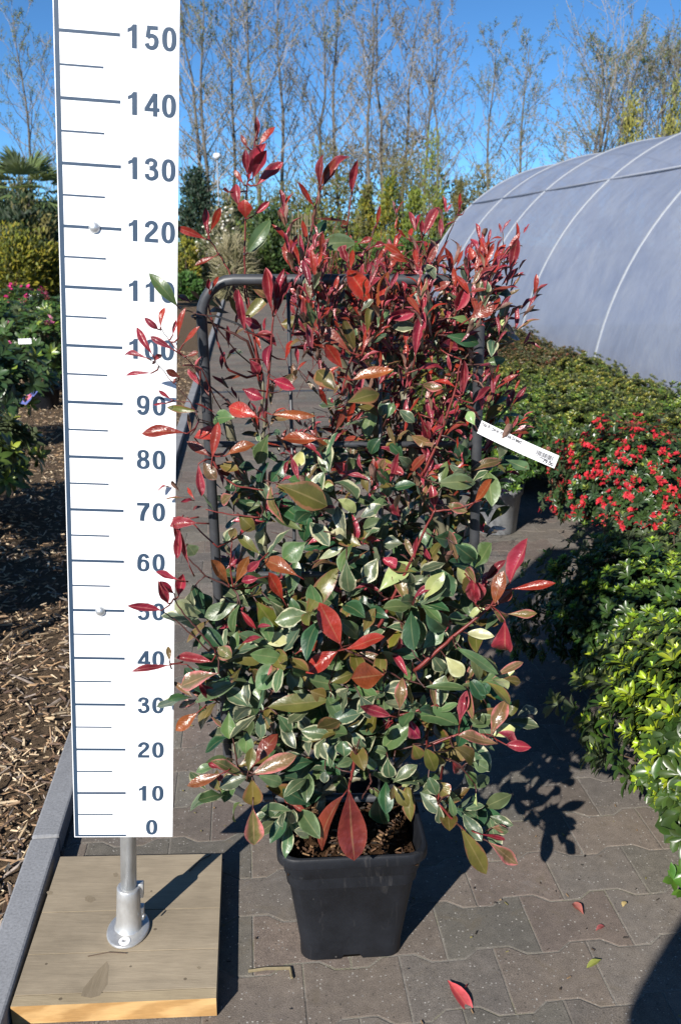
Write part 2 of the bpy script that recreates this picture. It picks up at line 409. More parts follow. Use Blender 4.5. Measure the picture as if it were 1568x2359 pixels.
def paving():
    PW, RP, A = .2076, .154, .0125
    jx = float(on_ground(1395, 2265)[:2] @ PV); s0 = float(on_ground(1300, 2314)[:2] @ PU)
    mb = MB(); gap = .0021
    r0 = int(math.floor((-.2 - s0) / RP)); r1 = int((26 - s0) / RP)
    for k in range(r0, r1):
        off = jx + (k % 2) * PW / 2
        i0 = int(math.floor((KX1 + .0 - off) / PW)) - 1; i1 = int((3.1 - off) / PW) + 1
        sa, sb = s0 + k * RP, s0 + (k + 1) * RP
        for i in range(i0, i1):
            x0, x1 = off + i * PW, off + (i + 1) * PW
            if x1 < KX1 + .004: continue
            e, m = PW * .17, PW * .33                 # bone outline: wide ends, narrow waist
            xs = [x0, x0 + e, x0 + m, x1 - m, x1 - e, x1]
            top = [A, A, -A, -A, A, A]; bot = [-A, -A, A, A, -A, -A]
            ol = [(x, sa + b) for x, b in zip(xs, bot)] + [(x, sb + t) for x, t in zip(xs[::-1], top[::-1])]
            ol = [(max(x, KX1 + .003), y) for x, y in ol]
            cx, cy = (max(x0, KX1) + x1) / 2, (sa + sb) / 2
            if x1 - max(x0, KX1) < .02: continue
            near = sb < 7
            def ring(d, z):
                o = []; n = len(ol)
                for j in range(n):
                    a, b, c = np.array(ol[j - 1]), np.array(ol[j]), np.array(ol[(j + 1) % n])
                    n1 = np.array([-(b - a)[1], (b - a)[0]]); n2 = np.array([-(c - b)[1], (c - b)[0]])
                    nn = n1 / max(np.hypot(*n1), 1e-6) + n2 / max(np.hypot(*n2), 1e-6)
                    nn = nn / max(np.hypot(*nn), 1e-6); o.append((b[0] + nn[0] * d, b[1] + nn[1] * d, z))
                return o
            dz = rnd.gauss(0, .0004); tx, ty = rnd.gauss(0, .003), rnd.gauss(0, .003)
            h = rnd.random()
            b = rnd.uniform(.90, 1.12)
            tint = [(.148, .124, .104), (.137, .121, .106), (.144, .117, .100), (.133, .122, .104)][rnd.randrange(4)]
            tint = tuple(x * b for x in tint)
            def tf(p):
                q = PV * p[0] + PU * p[1]; return (q[0], q[1], p[2] + dz + (p[0] - cx) * tx + (p[1] - cy) * ty)
            n = len(ol)
            if near:
                vs = [tf(p) for p in ring(gap * .6, -.012)] + [tf(p) for p in ring(gap, -.0009)] + [tf(p) for p in ring(gap + .0024, 0)]
                fs = [(j, (j+1) % n, n + (j+1) % n, n + j) for j in range(n)] + [(n + j, n + (j+1) % n, 2*n + (j+1) % n, 2*n + j) for j in range(n)] + [tuple(range(2*n, 3*n))]
            else:
                vs = [tf(p) for p in ring(gap, 0)]; fs = [tuple(range(n))]
            mb.add(vs, fs, 0, tint)
    o = mb.build('path', M['paver'], tint=True); tag(o, kind='structure')
    sheet('path_bedding', [path_pt(-.52, -1.2), path_pt(3.1, -1.2), path_pt(3.1, 26.2), path_pt(-.52, 26.2)], -.0014, M['joint'])
    mb = MB(); Mx = Matrix.Rotation(YAW, 4, 'Z'); mb.box((KX1 + .01, 9.45, -.004), (3.0, 9.53, .0055), M=Mx)
    tag(mb.build('drain_channel', M['tube']), kind='structure')
paving()

def bark_chips():
    N = 30000
    S = 1.0 + 12 * rng.uniform(0, 1, N) ** 1.9; X = -.56 - np.minimum(3.2, .25 + S * .42) * rng.uniform(0, 1, N)
    keep = np.ones(N, bool)
    L = rng.gamma(1.9, .0095, N) + .006; W = np.minimum(L * rng.uniform(.12, .6, N), rng.uniform(.006, .015, N)); T = rng.uniform(.0012, .004, N)
    a = rng.uniform(0, 6.28, N); pit = rng.normal(0, .32, N); rol = rng.normal(0, .45, N)
    pos = np.stack([PV[0] * X + PU[0] * S, PV[1] * X + PU[1] * S, .026 + rng.uniform(0, .02, N)], -1)
    d = np.stack([np.cos(a) * np.cos(pit), np.sin(a) * np.cos(pit), np.sin(pit)], -1)
    n0 = np.stack([np.sin(rol) * -np.sin(a), np.sin(rol) * np.cos(a), np.cos(rol)], -1)
    sd = nrmz(np.cross(d, n0)); n = np.cross(sd, d)
    cs = np.array([(-1,-1,-1),(1,-.7,-1),(1,.8,-1),(-1,1,-1),(-1,-1,1),(1,-.7,1),(1,.8,1),(-1,1,1)], float) * .5
    cs = np.broadcast_to(cs, (N, 8, 3)).copy(); jt = rng.uniform(.15, 1.1, (N, 4)); js = rng.uniform(-.5, .5, (N, 2))
    for e_, k_ in enumerate((0, 1, 2, 3)):
        cs[:, k_, 1] *= jt[:, e_]; cs[:, k_ + 4, 1] *= jt[:, e_]; cs[:, k_, 0] += js[:, e_ // 2] * .3; cs[:, k_ + 4, 0] += js[:, e_ // 2] * .3
    V = pos[:, None] + cs[:, :, :1] * (L[:, None, None] * d[:, None]) + cs[:, :, 1:2] * (W[:, None, None] * sd[:, None]) + cs[:, :, 2:] * (T[:, None, None] * n[:, None])
    q = np.array([(0,3,2,1),(4,5,6,7),(0,1,5,4),(1,2,6,5),(2,3,7,6),(3,0,4,7)])
    F = (q[None] + (np.arange(N) * 8)[:, None, None]).reshape(-1, 4)
    pal = np.array([(.38, .28, .17), (.25, .165, .10), (.14, .085, .05), (.50, .40, .27), (.22, .18, .15), (.31, .20, .11), (.09, .06, .045), (.42, .32, .21)])
    ti = pal[rng.integers(0, len(pal), N)] * rng.uniform(.9, 1.45, (N, 1))
    me = bpy.data.meshes.new('bark_chips'); me.from_pydata(V.reshape(-1, 3).tolist(), [], F.tolist())
    at_ = me.attributes.new('tint', 'FLOAT_COLOR', 'POINT'); at_.data.foreach_set('color', np.hstack([np.repeat(ti, 8, 0), np.ones((N * 8, 1))]).ravel())
    tag(link_mesh('bark_chips', me, M['chips']), 'brown and tan bark chips covering the bed left of the kerb', 'bark mulch', kind='stuff')
bark_chips()

# ------------------------------------------------------------------ the measuring board
def glyph(ch):
    """list of polygons / strips in a box one unit high; returns (width, shapes) with shape = (verts, faces)"""
    out = []
    def poly(p): out.append((p, [tuple(range(len(p)))]))
    def ringg(cx, cy, a, b, a2, b2, n=36, pw=2.35):
        vs = []
        for A, B in ((a, b), (a2, b2)):
            for k in range(n):
                t = 2 * math.pi * k / n; c, s_ = math.cos(t), math.sin(t)
                vs.append((cx + A * math.copysign(abs(c) ** (2 / pw), c), cy + B * math.copysign(abs(s_) ** (2 / pw), s_)))
        out.append((vs, [(k, (k+1) % n, n + (k+1) % n, n + k) for k in range(n)]))
    def stroke(ctrl, w):
        P = []; n = len(ctrl)
        for i in range(n - 1):                               # Catmull-Rom
            p0, p1, p2, p3 = [np.array(ctrl[max(0, min(n - 1, j))]) for j in (i - 1, i, i + 1, i + 2)]
            for t in np.linspace(0, 1, 6, endpoint=False):
                P.append(.5 * (2*p1 + (p2 - p0)*t + (2*p0 - 5*p1 + 4*p2 - p3)*t*t + (3*p1 - p0 - 3*p2 + p3)*t**3))
        P.append(np.array(ctrl[-1])); vs = []
        for i, p in enumerate(P):
            d = P[min(i+1, len(P)-1)] - P[max(i-1, 0)]; d = d / np.hypot(*d); nn = np.array([-d[1], d[0]])
            ww = w if not hasattr(w, '__len__') else np.interp(i / (len(P) - 1), np.linspace(0, 1, len(w)), w)
            vs += [tuple(p + nn * ww / 2), tuple(p - nn * ww / 2)]
        out.append((vs, [(2*i, 2*i+1, 2*i+3, 2*i+2) for i in range(len(P) - 1)]))
    if ch == '0': ringg(.27, .5, .275, .51, .088, .35)
    elif ch == '1': poly([(.39, 0), (.39, 1), (.245, 1), (.17, .88), (.04, .81), (.04, .65), (.2, .735), (.2, 0)])
    elif ch == '2':
        stroke([(.095, .68), (.12, .82), (.26, .925), (.41, .86), (.445, .70), (.36, .53), (.22, .37), (.125, .25), (.09, .10)], .175); poly([(0, 0), (.54, 0), (.54, .175), (0, .175)])
    elif ch == '3':
        stroke([(.09, .71), (.13, .86), (.26, .925), (.40, .86), (.42, .72), (.34, .60), (.20, .55)], .165)
        stroke([(.20, .54), (.37, .51), (.455, .38), (.44, .18), (.28, .075), (.13, .13), (.085, .29)], .17)
    elif ch == '4':
        poly([(.33, 0), (.50, 0), (.50, 1), (.35, 1), (.33, .96)]); poly([(0, .21), (.58, .21), (.58, .37), (0, .37)]); stroke([(.40, .97), (.075, .32)], .15)
    elif ch == '5':
        poly([(.10, .83), (.51, .83), (.51, 1), (.10, 1)]); stroke([(.18, .96), (.115, .50)], .145)
        stroke([(.11, .50), (.20, .575), (.31, .585), (.42, .51), (.455, .34), (.40, .15), (.27, .08), (.14, .13), (.085, .26)], .17)
    elif ch in '69':
        k = len(out); ringg(.27, .335, .27, .345, .10, .205); stroke([(.085, .36), (.10, .66), (.17, .86), (.29, .925), (.40, .87), (.455, .75)], .17)
        if ch == '9':
            for j in range(k, len(out)): out[j] = ([(.54 - x, 1 - y) for x, y in out[j][0]], out[j][1])
    elif ch == '7':
        poly([(0, .83), (.54, .83), (.54, 1), (0, 1)]); stroke([(.47, .87), (.33, .62), (.245, .36), (.215, 0)], .19)
    elif ch == '8':
        ringg(.27, .745, .245, .265, .085, .135); ringg(.27, .275, .275, .285, .10, .15)
    return .58, out

def build_board():
    O = np.array([-.5473, 1.601, .3046]); yw, ln = .0875, .0591
    ex = np.array([math.cos(yw), math.sin(yw), 0]); ez = np.array([0, 0, 1.0])
    U = ex * math.cos(ln) - ez * math.sin(ln); V = ex * math.sin(ln) + ez * math.cos(ln); Nn = np.cross(U, V); Nn /= np.linalg.norm(Nn)   # Nn points to the camera (-y)
    if Nn[1] > 0: Nn = -Nn
    root = empty('measuring_board', (-.46, 1.645, 0))
    tag(root, 'tall white height gauge marked 0 to 150 on a steel pole and wooden base', 'measuring board')
    bpy.context.view_layer.update()
    inv = np.array([-.46, 1.645, 0])
    P = lambda u, v, n=0.: O + U * u + V * v + Nn * n - inv
    W, B0, B1 = .1991, -.0045, 1.62
    mb = MB(); c = [P(u, v, n) for n in (-.004, 0) for u, v in ((0, B0), (W, B0), (W, B1), (0, B1))]
    mb.add(c, [(3,2,1,0),(4,5,6,7),(0,1,5,4),(1,2,6,5),(2,3,7,6),(3,0,4,7)]); mb.build('board', M['board'], root)
    mk = MB()
    def rect(u0, v0, u1, v1, n=.0004): mk.add([P(u0, v0, n), P(u1, v0, n), P(u1, v1, n), P(u0, v1, n)], [(0,1,2,3)])
    rect(.0015, -.0025, .0088, B1 - .002)
    for i in range(0, 33):
        m = i * 5
        if m % 10 == 0: rect(.0088, m/100 - .0025, .1046, m/100 + .0025) if m else rect(.0088, -.0025, .1046, .0018)
        else: rect(.0088, m/100 - .0015, .0780, m/100 + .0015)
    mk.build('scale_marks', M['ink'], root)
    CH = .0353; XS = 1.2
    for m in range(0, 161, 10):
        dg = MB(); tx = str(m); adv = .0284; w = adv * len(tx) - (adv - .58 * CH * XS)
        u0 = .1555 - w / 2 + (.002 if m == 0 else 0); v0 = m/100 - CH / 2 + (.0195 if m == 0 else 0) - .0005
        for j, chh in enumerate(tx):
            _, sh = glyph(chh)
            for q, (vs, fs) in enumerate(sh): dg.add([P(u0 + j * adv + x * CH * XS, v0 + y * CH, .0004 + q * .00012) for x, y in vs], fs)
        dg.build('numeral', M['ink'], root)
    for v in (1.2005, .4985, 1.56):
        mb = MB(); Mx = Matrix.Translation(Vector(P(.0595, v, 0))) @ Vector(Nn).to_track_quat('Z', 'Y').to_matrix().to_4x4()
        mb.lathe([(.0098, .0), (.0096, .0012), (.0085, .004), (.006, .0062), (.003, .0074), (.0002, .0078)], 24, M=Mx); mb.build('bolt_head', M['galv'], root, True)
    # pole behind the board and its cast foot
    pv = lambda v: P(.106, v, -.022)
    foot = pv(-.2615); mb = MB(); mb.tube([pv(-.25), pv(.3), pv(1.5)], .0168, 20); mb.build('pole', M['galv'], root, True)
    fb = Vector((foot[0], foot[1], .0455)); lean = Vector(V).to_track_quat('Z', 'Y').to_matrix().to_4x4()
    mb = MB(); Mx = Matrix.Translation(fb + Vector((0, -.003, 0))) @ Matrix.Diagonal((1, 1.28, 1, 1))
    mb.lathe([(.0445, 0), (.0455, .004), (.0438, .0072), (.030, .0085), (.020, .0085)], 36, M=Mx)
    mb.lathe([(.0315, .008), (.0275, .0125), (.0262, .045), (.0248, .085), (.0245, .108), (.0225, .111), (.0172, .111)], 28, M=Matrix.Translation(fb) @ lean)
    ear = Matrix.Translation(fb + Vector((.023, .004, 0))) @ lean
    mb.box((-.002, -.008, .078), (.013, .008, .113), M=ear)
    mb.box((-.002, -.009, .02), (.013, .009, .055), M=ear)
    fl = mb.build('flange_socket', M['zinc'], root, True, bevel=.003)
    mb = MB(); mb.lathe([(.0125, .0), (.0125, .0015), (.0105, .0026), (.004, .0028), (.004, .0012), (.0005, .001)], 24, M=Matrix.Translation(fb + Vector((.002, -.0435, .0072)))); mb.build('screw_head', M['white'], fl, True)
    mb = MB(); mb.lathe([(.005, 0), (.005, .003), (.0022, .003), (.0022, .001)], 12, M=Matrix.Translation(fb + Vector((.035, -.004, .038))) @ Matrix.Rotation(R(90), 4, 'Y') @ Matrix.Rotation(R(20), 4, 'X')); mb.build('grub_screw', M['galv'], fl, True)
    # wooden base: planks with a fresh cut front
    fl_, fr, br, bl = np.array([-.643, 1.421]), np.array([-.245, 1.442]), np.array([-.289, 1.887]), np.array([-.680, 1.876])
    base = empty('wooden_base', (0, 0, 0)); base.parent = root
    def plank(a, b, nm, mi=0):
        g = .0030
        q = [fl_ + (bl - fl_) * (a + g), fr + (br - fr) * (a + g), fr + (br - fr) * (b - g), fl_ + (bl - fl_) * (b - g)]
        vs = [(*(p - inv[:2]), z) for z in (.002, .045) for p in q]
        m = MB(); m.add(vs, [(0,3,2,1), (4,5,6,7)], 0); m.add(vs, [(1,2,6,5), (2,3,7,6), (3,0,4,7)], 0); m.add(vs, [(0,1,5,4)], mi)
        m.build('plank', [M['wood2'] if a == 0 else M['wood'], M['cutwood']], root, bevel=.0022)
    bpy.data.objects.remove(base)
    for a, b, mi in ((0, .062, 1), (.062, .30, 0), (.30, .575, 0), (.575, 1, 0)): plank(a, b, 'plank', mi)
    for pts in ([(455,1545),(470,1500),(545,1405),(600,1350),(610,1375),(602,1480),(560,1542),(510,1556)], [(478,990),(500,982),(530,992),(538,1008),(510,1022),(480,1012)], [(262,962),(280,954),(298,962),(292,976),(270,978)], [(635,860),(652,852),(664,862),(655,880),(640,878)], [(1102,1384),(1114,1378),(1128,1386),(1116,1396)]):
        m = MB(); m.add([on_ground((0 + x * 700/1568) / 1.0855, (1800 + y * 700/1568) / 1.0855, .0453) - inv for x, y in pts], [tuple(range(len(pts)))[::-1]]); m.build('knot', M['knot'], root)
    return root
build_board()

# ------------------------------------------------------------------ the trellis
YT = 1.745
def build_trellis():
    tl = (-.262, 1.412); tr = (.262, 1.412); bl = (-.2450, .297); br = (.282, .297); r = .064
    root = empty('trellis', (.018, YT, .28)); off = Vector((.018, YT, .28))
    tag(root, 'black tubular steel trellis frame standing upright in the square pot', 'trellis')
    pts = []
    def corner(c, a0, sx, sz):
        for k in range(7):
            t = a0 + k * math.pi / 12; pts.append(Vector((c[0] + sx + r * math.cos(t), YT, c[1] + sz + r * math.sin(t))) - off)
    corner(tr, 0, -r, -r); corner(tl, math.pi / 2, r, -r); corner(bl, math.pi, r, r); corner(br, 1.5 * math.pi, -r, r)
    def lean_(p):
        z = p.z + off.z; y = YT - .095 * (z - .297) / 1.115; return Vector(((p.x + off.x) * y / YT - off.x, y - off.y, p.z))
    pts = [lean_(p) for p in pts]
    mb = MB(); mb.tube(pts, .0098, 14, closed=True); mb.build('frame', M['tube'], root, True)
    for z in (1.11, .84, .56):
        f = (z - .297) / (1.412 - .297); xl = bl[0] + (tl[0] - bl[0]) * f; xr = br[0] + (tr[0] - br[0]) * f
        mb = MB(); mb.tube([lean_(Vector((xl, YT, z)) - off), lean_(Vector((xr, YT, z)) - off)], .0062, 10); mb.build('crossbar', M['tube'], root, True)
    for x in (-.098, .075):
        mb = MB(); mb.tube([lean_(Vector((x + .012, YT, .10)) - off), lean_(Vector((x, YT, 1.405)) - off)], .0034, 8); mb.build('upright', M['tube'], root, True)
build_trellis()

# ------------------------------------------------------------------ the photinia
def sq_ring(hw, z, rad, n=6, rz=R(4.0), notch=0.):
    o = []; C = ((1, 1), (-1, 1), (-1, -1), (1, -1))
    def put(x, y, zz): o.append((x * math.cos(rz) - y * math.sin(rz), x * math.sin(rz) + y * math.cos(rz), zz))
    for q, (sx, sy) in enumerate(C):
        for k in range(n + 1):
            t = q * math.pi / 2 + k / n * math.pi / 2
            put(sx * (hw - rad) + rad * math.cos(t), sy * (hw - rad) + rad * math.sin(t), z)
        tx, ty = ((-1, 0), (0, -1), (1, 0), (0, 1))[q]; nx, ny = ((0, 1), (-1, 0), (0, -1), (1, 0))[q]
        for e, dz in ((-.024, 0), (-.017, notch), (.017, notch), (.024, 0)): put(nx * hw + tx * e, ny * hw + ty * e, z + dz)
    return o
PC = np.array([.0165, 1.704])
KIND = {                                       # tint, margin, fold, ripple
    'R': ((.23, .022, .013), (.26, .045, .032), .35, .05), 'P': ((.195, .020, .034), (.37, .11, .12), .95, .10),
    'O': ((.185, .050, .015), (.22, .07, .03), .35, .04), 'B': ((.098, .085, .020), (.17, .085, .04), .28, .03),
    'M': ((.150, .026, .016), (.18, .036, .025), .22, .02), 'V': ((.115, .085, .034), (.42, .13, .13), .30, .06),
    'G': ((.066, .100, .054), (.36, .36, .23), .25, .07), 'g': ((.070, .112, .045), (.13, .18, .09), .25, .04),
    'Y': ((.32, .37, .16), (.40, .41, .24), .3, .06), 'D': ((.022, .060, .026), (.045, .10, .05), .25, .03),
}
CROP = {'A': (400, 640, 900/1568), 'B': (400, 1250, 900/1568), 'C': (1050, 1300, 652/1221), 'D': (600, 1850, 550/1568),
        'E': (440, 300, 600/1568), 'F': (851, 0, 851/1568), 'G': (0, 640, 500/1568), 'H': (0, 1800, 700/1568), 'I': (440, 740, 320/1510), 'J': (740, 380, 500/1568), 'K': (0, 0, 1.0855)}
# individual leaves: base x y, tip x y, width, kind, depth
HAND = {
'A': [(930,230,835,60,80,'R',1.58),(945,230,980,70,45,'O',1.58),(900,340,915,215,40,'B',1.6),(830,420,700,300,55,'M',1.6),(850,410,800,280,45,'B',1.62),(960,280,1110,245,45,'P',1.6),
 (795,490,715,380,52,'R',1.59),(770,590,675,480,80,'B',1.6),(840,540,1010,480,55,'O',1.58),(810,640,970,575,75,'B',1.57),(430,705,290,640,68,'R',1.58),(485,690,670,690,38,'O',1.58),
 (690,795,530,800,62,'O',1.58),(670,780,755,870,38,'O',1.6),(475,770,412,912,72,'g',1.6),(500,990,738,1070,125,'B',1.57),(745,810,700,955,68,'G',1.62),(150,790,238,745,62,'R',1.6),
 (228,880,255,722,42,'R',1.56),(285,870,388,800,52,'O',1.58),(260,910,335,925,52,'B',1.6),(168,905,180,1048,34,'P',1.58),(212,868,115,800,40,'M',1.58),(190,900,245,975,55,'V',1.6),(1210,990,1392,970,72,'g',1.58),
 (1370,1070,1462,965,42,'O',1.56),(1240,345,1400,378,54,'D',1.6),(1350,270,1450,205,72,'M',1.58),(1250,272,1358,265,36,'g',1.6),(1110,440,1140,232,46,'P',1.57),(1120,495,1248,458,32,'P',1.6),
 (490,250,470,52,42,'P',1.6),(500,260,545,80,40,'P',1.62),(370,330,340,140,34,'P',1.6),(1010,310,1115,300,50,'G',1.62),(1360,642,1448,568,32,'P',1.6),(1372,740,1335,680,44,'Y',1.6),
 (330,705,208,690,78,'g',1.62),(1320,600,1330,440,32,'P',1.59),(1130,690,1180,815,32,'P',1.6),(1040,672,1112,720,44,'G',1.62),(1195,1095,1185,1010,36,'P',1.6),(1030,870,1125,932,48,'G',1.6),
 (870,1140,962,1085,58,'G',1.6),(600,690,480,700,44,'V',1.64),(470,500,455,365,36,'P',1.6),(350,300,480,140,50,'B',1.66),(350,265,440,310,40,'P',1.63),(520,590,575,510,40,'V',1.63),(390,450,440,520,44,'P',1.62),
 (490,540,590,570,46,'P',1.62),(360,580,450,620,48,'P',1.62),(480,560,600,520,36,'V',1.64),(545,450,580,370,44,'R',1.62),(420,340,515,375,44,'P',1.64),(890,270,910,170,44,'P',1.64),(690,320,600,310,40,'V',1.66),
 (1140,560,1225,580,44,'V',1.62),(1000,600,960,690,46,'G',1.64),(985,710,1015,640,40,'G',1.62),(1210,400,1310,380,50,'P',1.62),(1290,240,1330,130,55,'P',1.6),(1420,470,1500,440,40,'g',1.62),(1290,810,1330,900,70,'D',1.63),
 (1090,780,1180,830,48,'V',1.63),(960,790,900,860,60,'D',1.65),(620,840,600,920,56,'Y',1.63),(760,900,810,950,50,'P',1.63),(910,980,990,880,50,'V',1.62),(980,900,1060,960,36,'P',1.62),(860,1050,1010,1060,50,'G',1.63),
 (840,1000,930,930,60,'D',1.66),(560,890,480,980,60,'D',1.63),(420,930,360,900,50,'D',1.66),(340,1060,440,1120,55,'D',1.64),(530,1060,460,1130,60,'D',1.66),(440,1085,330,1095,40,'g',1.66),(320,1040,245,1070,55,'V',1.6),
 (700,1020,760,1000,40,'Y',1.66),(770,1060,865,1110,52,'Y',1.62),(1040,1060,1020,1140,50,'P',1.6),(1240,1080,1340,1110,44,'V',1.6),(1060,880,1010,820,48,'D',1.66),(1440,160,1540,150,40,'D',1.64),(1440,180,1490,120,44,'D',1.64),(1465,320,1480,285,26,'Y',1.62)],
'B': [(640,180,532,255,95,'g',1.6),(600,330,450,242,66,'O',1.58),(303,370,225,262,52,'O',1.58),(330,362,385,245,46,'O',1.57),(540,440,475,322,52,'R',1.59),(640,495,745,320,76,'B',1.58),
 (785,628,695,448,90,'R',1.55),(805,650,988,595,58,'R',1.55),(772,660,622,750,72,'R',1.55),(605,660,680,600,66,'M',1.6),(290,705,460,640,105,'B',1.57),(250,640,318,690,64,'V',1.57),(440,690,562,690,62,'g',1.58),
 (975,760,830,780,108,'O',1.56),(745,795,830,745,62,'B',1.58),(740,872,470,890,78,'B',1.56),(590,690,635,795,66,'g',1.6),(480,830,392,735,52,'V',1.57),(490,835,495,708,48,'V',1.57),(150,885,302,785,60,'g',1.6),
 (255,755,58,785,82,'V',1.54),(225,705,68,685,40,'P',1.53),(165,925,64,1005,52,'O',1.53),(172,890,205,975,42,'G',1.6),(300,920,300,1042,66,'g',1.6),(440,920,435,1046,46,'G',1.6),(370,830,425,945,64,'g',1.62),
 (950,400,1085,248,90,'Y',1.59),(1170,270,1272,430,112,'G',1.56),(812,250,810,432,72,'G',1.57),(950,250,885,360,72,'G',1.58),(1005,940,848,888,44,'P',1.56),(1042,912,1052,800,52,'V',1.56),(1310,955,1330,842,42,'P',1.56),
 (730,965,862,925,62,'G',1.58),(510,930,575,1015,62,'G',1.6),(600,925,645,1005,58,'G',1.6),(800,990,825,1110,84,'G',1.57),(842,1010,885,1090,54,'G',1.57),(700,1040,735,1132,56,'G',1.58),(1290,645,1502,750,46,'g',1.54),
 (1150,815,1335,800,42,'g',1.57),(1160,480,1262,590,92,'D',1.57),(960,250,1025,300,50,'P',1.6),(1090,640,1140,600,60,'g',1.6),(1060,540,1090,660,62,'G',1.6),(1140,650,1230,560,70,'g',1.6),(980,555,1085,540,48,'G',1.6),
 (470,430,585,545,50,'G',1.6),(520,600,610,540,70,'g',1.62),(420,440,520,580,90,'B',1.64),(445,605,540,600,60,'Y',1.6),(350,450,260,600,50,'g',1.58),(340,450,190,510,70,'g',1.6),(560,420,610,510,44,'g',1.6),(390,600,420,660,56,'P',1.66),
 (640,600,650,500,50,'P',1.64),(820,560,780,480,60,'D',1.66),(900,520,880,420,80,'D',1.63),(740,140,815,150,52,'Y',1.6),(690,260,790,205,36,'Y',1.6),(1060,190,970,180,60,'G',1.63),(880,130,960,90,66,'g',1.63),
 (1190,160,1280,180,72,'D',1.6),(1280,190,1392,285,72,'D',1.58),(1180,220,1140,130,60,'G',1.63),(1340,380,1300,300,54,'Y',1.62),(1200,440,1100,400,52,'G',1.6),(1170,330,1050,400,66,'G',1.6),(1350,350,1410,440,64,'P',1.58),
 (1180,670,1240,760,60,'G',1.6),(1240,680,1320,770,66,'Y',1.58),(1100,700,1080,760,50,'G',1.62),(970,830,1070,800,54,'G',1.6),(870,850,930,960,60,'G',1.6),(960,990,870,1000,50,'g',1.62),(980,1000,1010,950,44,'P',1.6),
 (1000,1080,920,1110,60,'g',1.6),(650,830,725,860,60,'B',1.6),(820,820,740,900,60,'G',1.6),(1080,950,1130,1040,50,'P',1.58),(1240,900,1180,820,48,'V',1.6),(1145,950,1140,860,30,'Y',1.6),(1410,870,1360,790,60,'D',1.58),
 (140,390,125,480,50,'G',1.6),(170,400,215,470,66,'D',1.64),(120,190,155,240,60,'g',1.62),(310,170,330,120,40,'V',1.62),(340,60,410,130,66,'B',1.62),(450,90,420,240,52,'Y',1.66),(280,210,300,130,44,'G',1.66),(440,240,340,150,44,'B',1.62),
 (660,40,600,190,60,'D',1.68),(510,30,410,130,55,'D',1.66),(620,20,660,80,70,'g',1.66),(440,260,380,320,36,'P',1.6),(430,340,355,355,36,'P',1.6),(130,290,60,100,30,'P',1.56),(160,100,30,95,50,'P',1.54),(90,110,70,260,34,'P',1.55),
 (330,750,170,890,60,'D',1.66),(380,1010,370,1110,70,'g',1.62),(520,1040,560,1100,60,'G',1.63),(600,1040,690,1010,66,'G',1.63),(240,870,180,800,44,'P',1.62)],
'C': [(420,292,478,88,72,'P',1.55),(348,392,372,250,62,'O',1.55),(430,322,637,300,42,'R',1.54),(395,468,390,662,90,'P',1.54),(258,392,250,262,62,'P',1.56),(218,530,338,530,48,'Y',1.57),(190,600,402,712,48,'g',1.55),
 (330,1010,388,850,68,'V',1.54),(340,1010,428,960,64,'Y',1.55),(362,1048,180,1005,58,'V',1.54),(152,1062,298,1115,74,'B',1.54),(402,1052,522,1065,46,'P',1.53),(184,942,216,812,42,'P',1.56),(68,1080,78,1205,84,'B',1.55),
 (85,1322,100,1445,42,'G',1.55),(262,1268,243,1440,32,'Y',1.55),(190,1440,325,1680,80,'B',1.5),(310,1500,472,1620,62,'V',1.5),(280,1470,428,1498,22,'P',1.52),(240,965,322,918,62,'g',1.58),(270,765,322,810,66,'D',1.58),
 (340,420,440,500,46,'V',1.56),(400,440,548,440,40,'V',1.58),(310,420,220,440,46,'Y',1.58),(330,1440,415,1440,36,'V',1.54),(240,1430,300,1400,40,'G',1.56),(140,1260,180,1380,60,'g',1.58),(130,1320,90,1340,40,'G',1.58),
 (60,1220,130,1290,70,'V',1.56),(250,1130,320,1170,60,'g',1.58),(210,1180,280,1250,60,'g',1.6),(150,1130,200,1200,50,'P',1.6),(350,400,430,330,52,'M',1.56),(450,1060,400,1000,50,'P',1.56)],
'D': [(735,395,412,775,150,'M',1.52),(775,358,812,860,200,'M',1.5),(510,545,312,415,66,'M',1.56),(88,280,95,525,135,'B',1.53),(92,480,100,728,132,'V',1.5),(85,245,398,105,112,'V',1.53),(125,250,325,310,92,'g',1.55),
 (985,370,985,670,140,'D',1.6),(1050,115,1058,302,104,'G',1.55),(620,20,622,205,104,'G',1.57),(605,205,598,310,64,'G',1.57),(732,0,738,110,118,'G',1.56),(852,-10,862,105,74,'G',1.56),(1230,30,1300,160,96,'B',1.55),(1320,60,1412,250,100,'B',1.54),
 (1340,262,1410,405,84,'G',1.54),(1490,390,1535,565,54,'g',1.54),(1110,205,1300,220,80,'g',1.57),(680,190,810,120,80,'g',1.58),(915,110,950,220,70,'g',1.58),(930,60,1050,70,60,'g',1.57),(300,480,410,560,80,'D',1.62),(240,420,310,680,60,'B',1.6),
 (920,340,1000,400,50,'g',1.6),(1150,330,1230,260,70,'Y',1.6)],
'H': [(1385,318,1220,368,84,'G',1.52),(1240,300,1055,372,60,'O',1.5),(1225,255,1100,262,50,'g',1.53),(1375,320,1225,215,64,'V',1.53),(1385,310,1240,300,70,'V',1.54),(1420,255,1520,85,84,'M',1.56),(1390,290,1415,160,60,'B',1.54),(1225,270,1165,240,34,'P',1.53),(1240,340,1215,300,36,'P',1.53)],
'E': [(478,395,548,100,72,'P',1.68),(465,360,455,190,44,'P',1.68),(530,120,528,-25,34,'P',1.7),(545,165,638,28,46,'R',1.68),(462,175,423,88,28,'M',1.68),(500,385,612,192,72,'P',1.68),(530,425,696,255,66,'P',1.67),(445,425,378,322,32,'M',1.68),
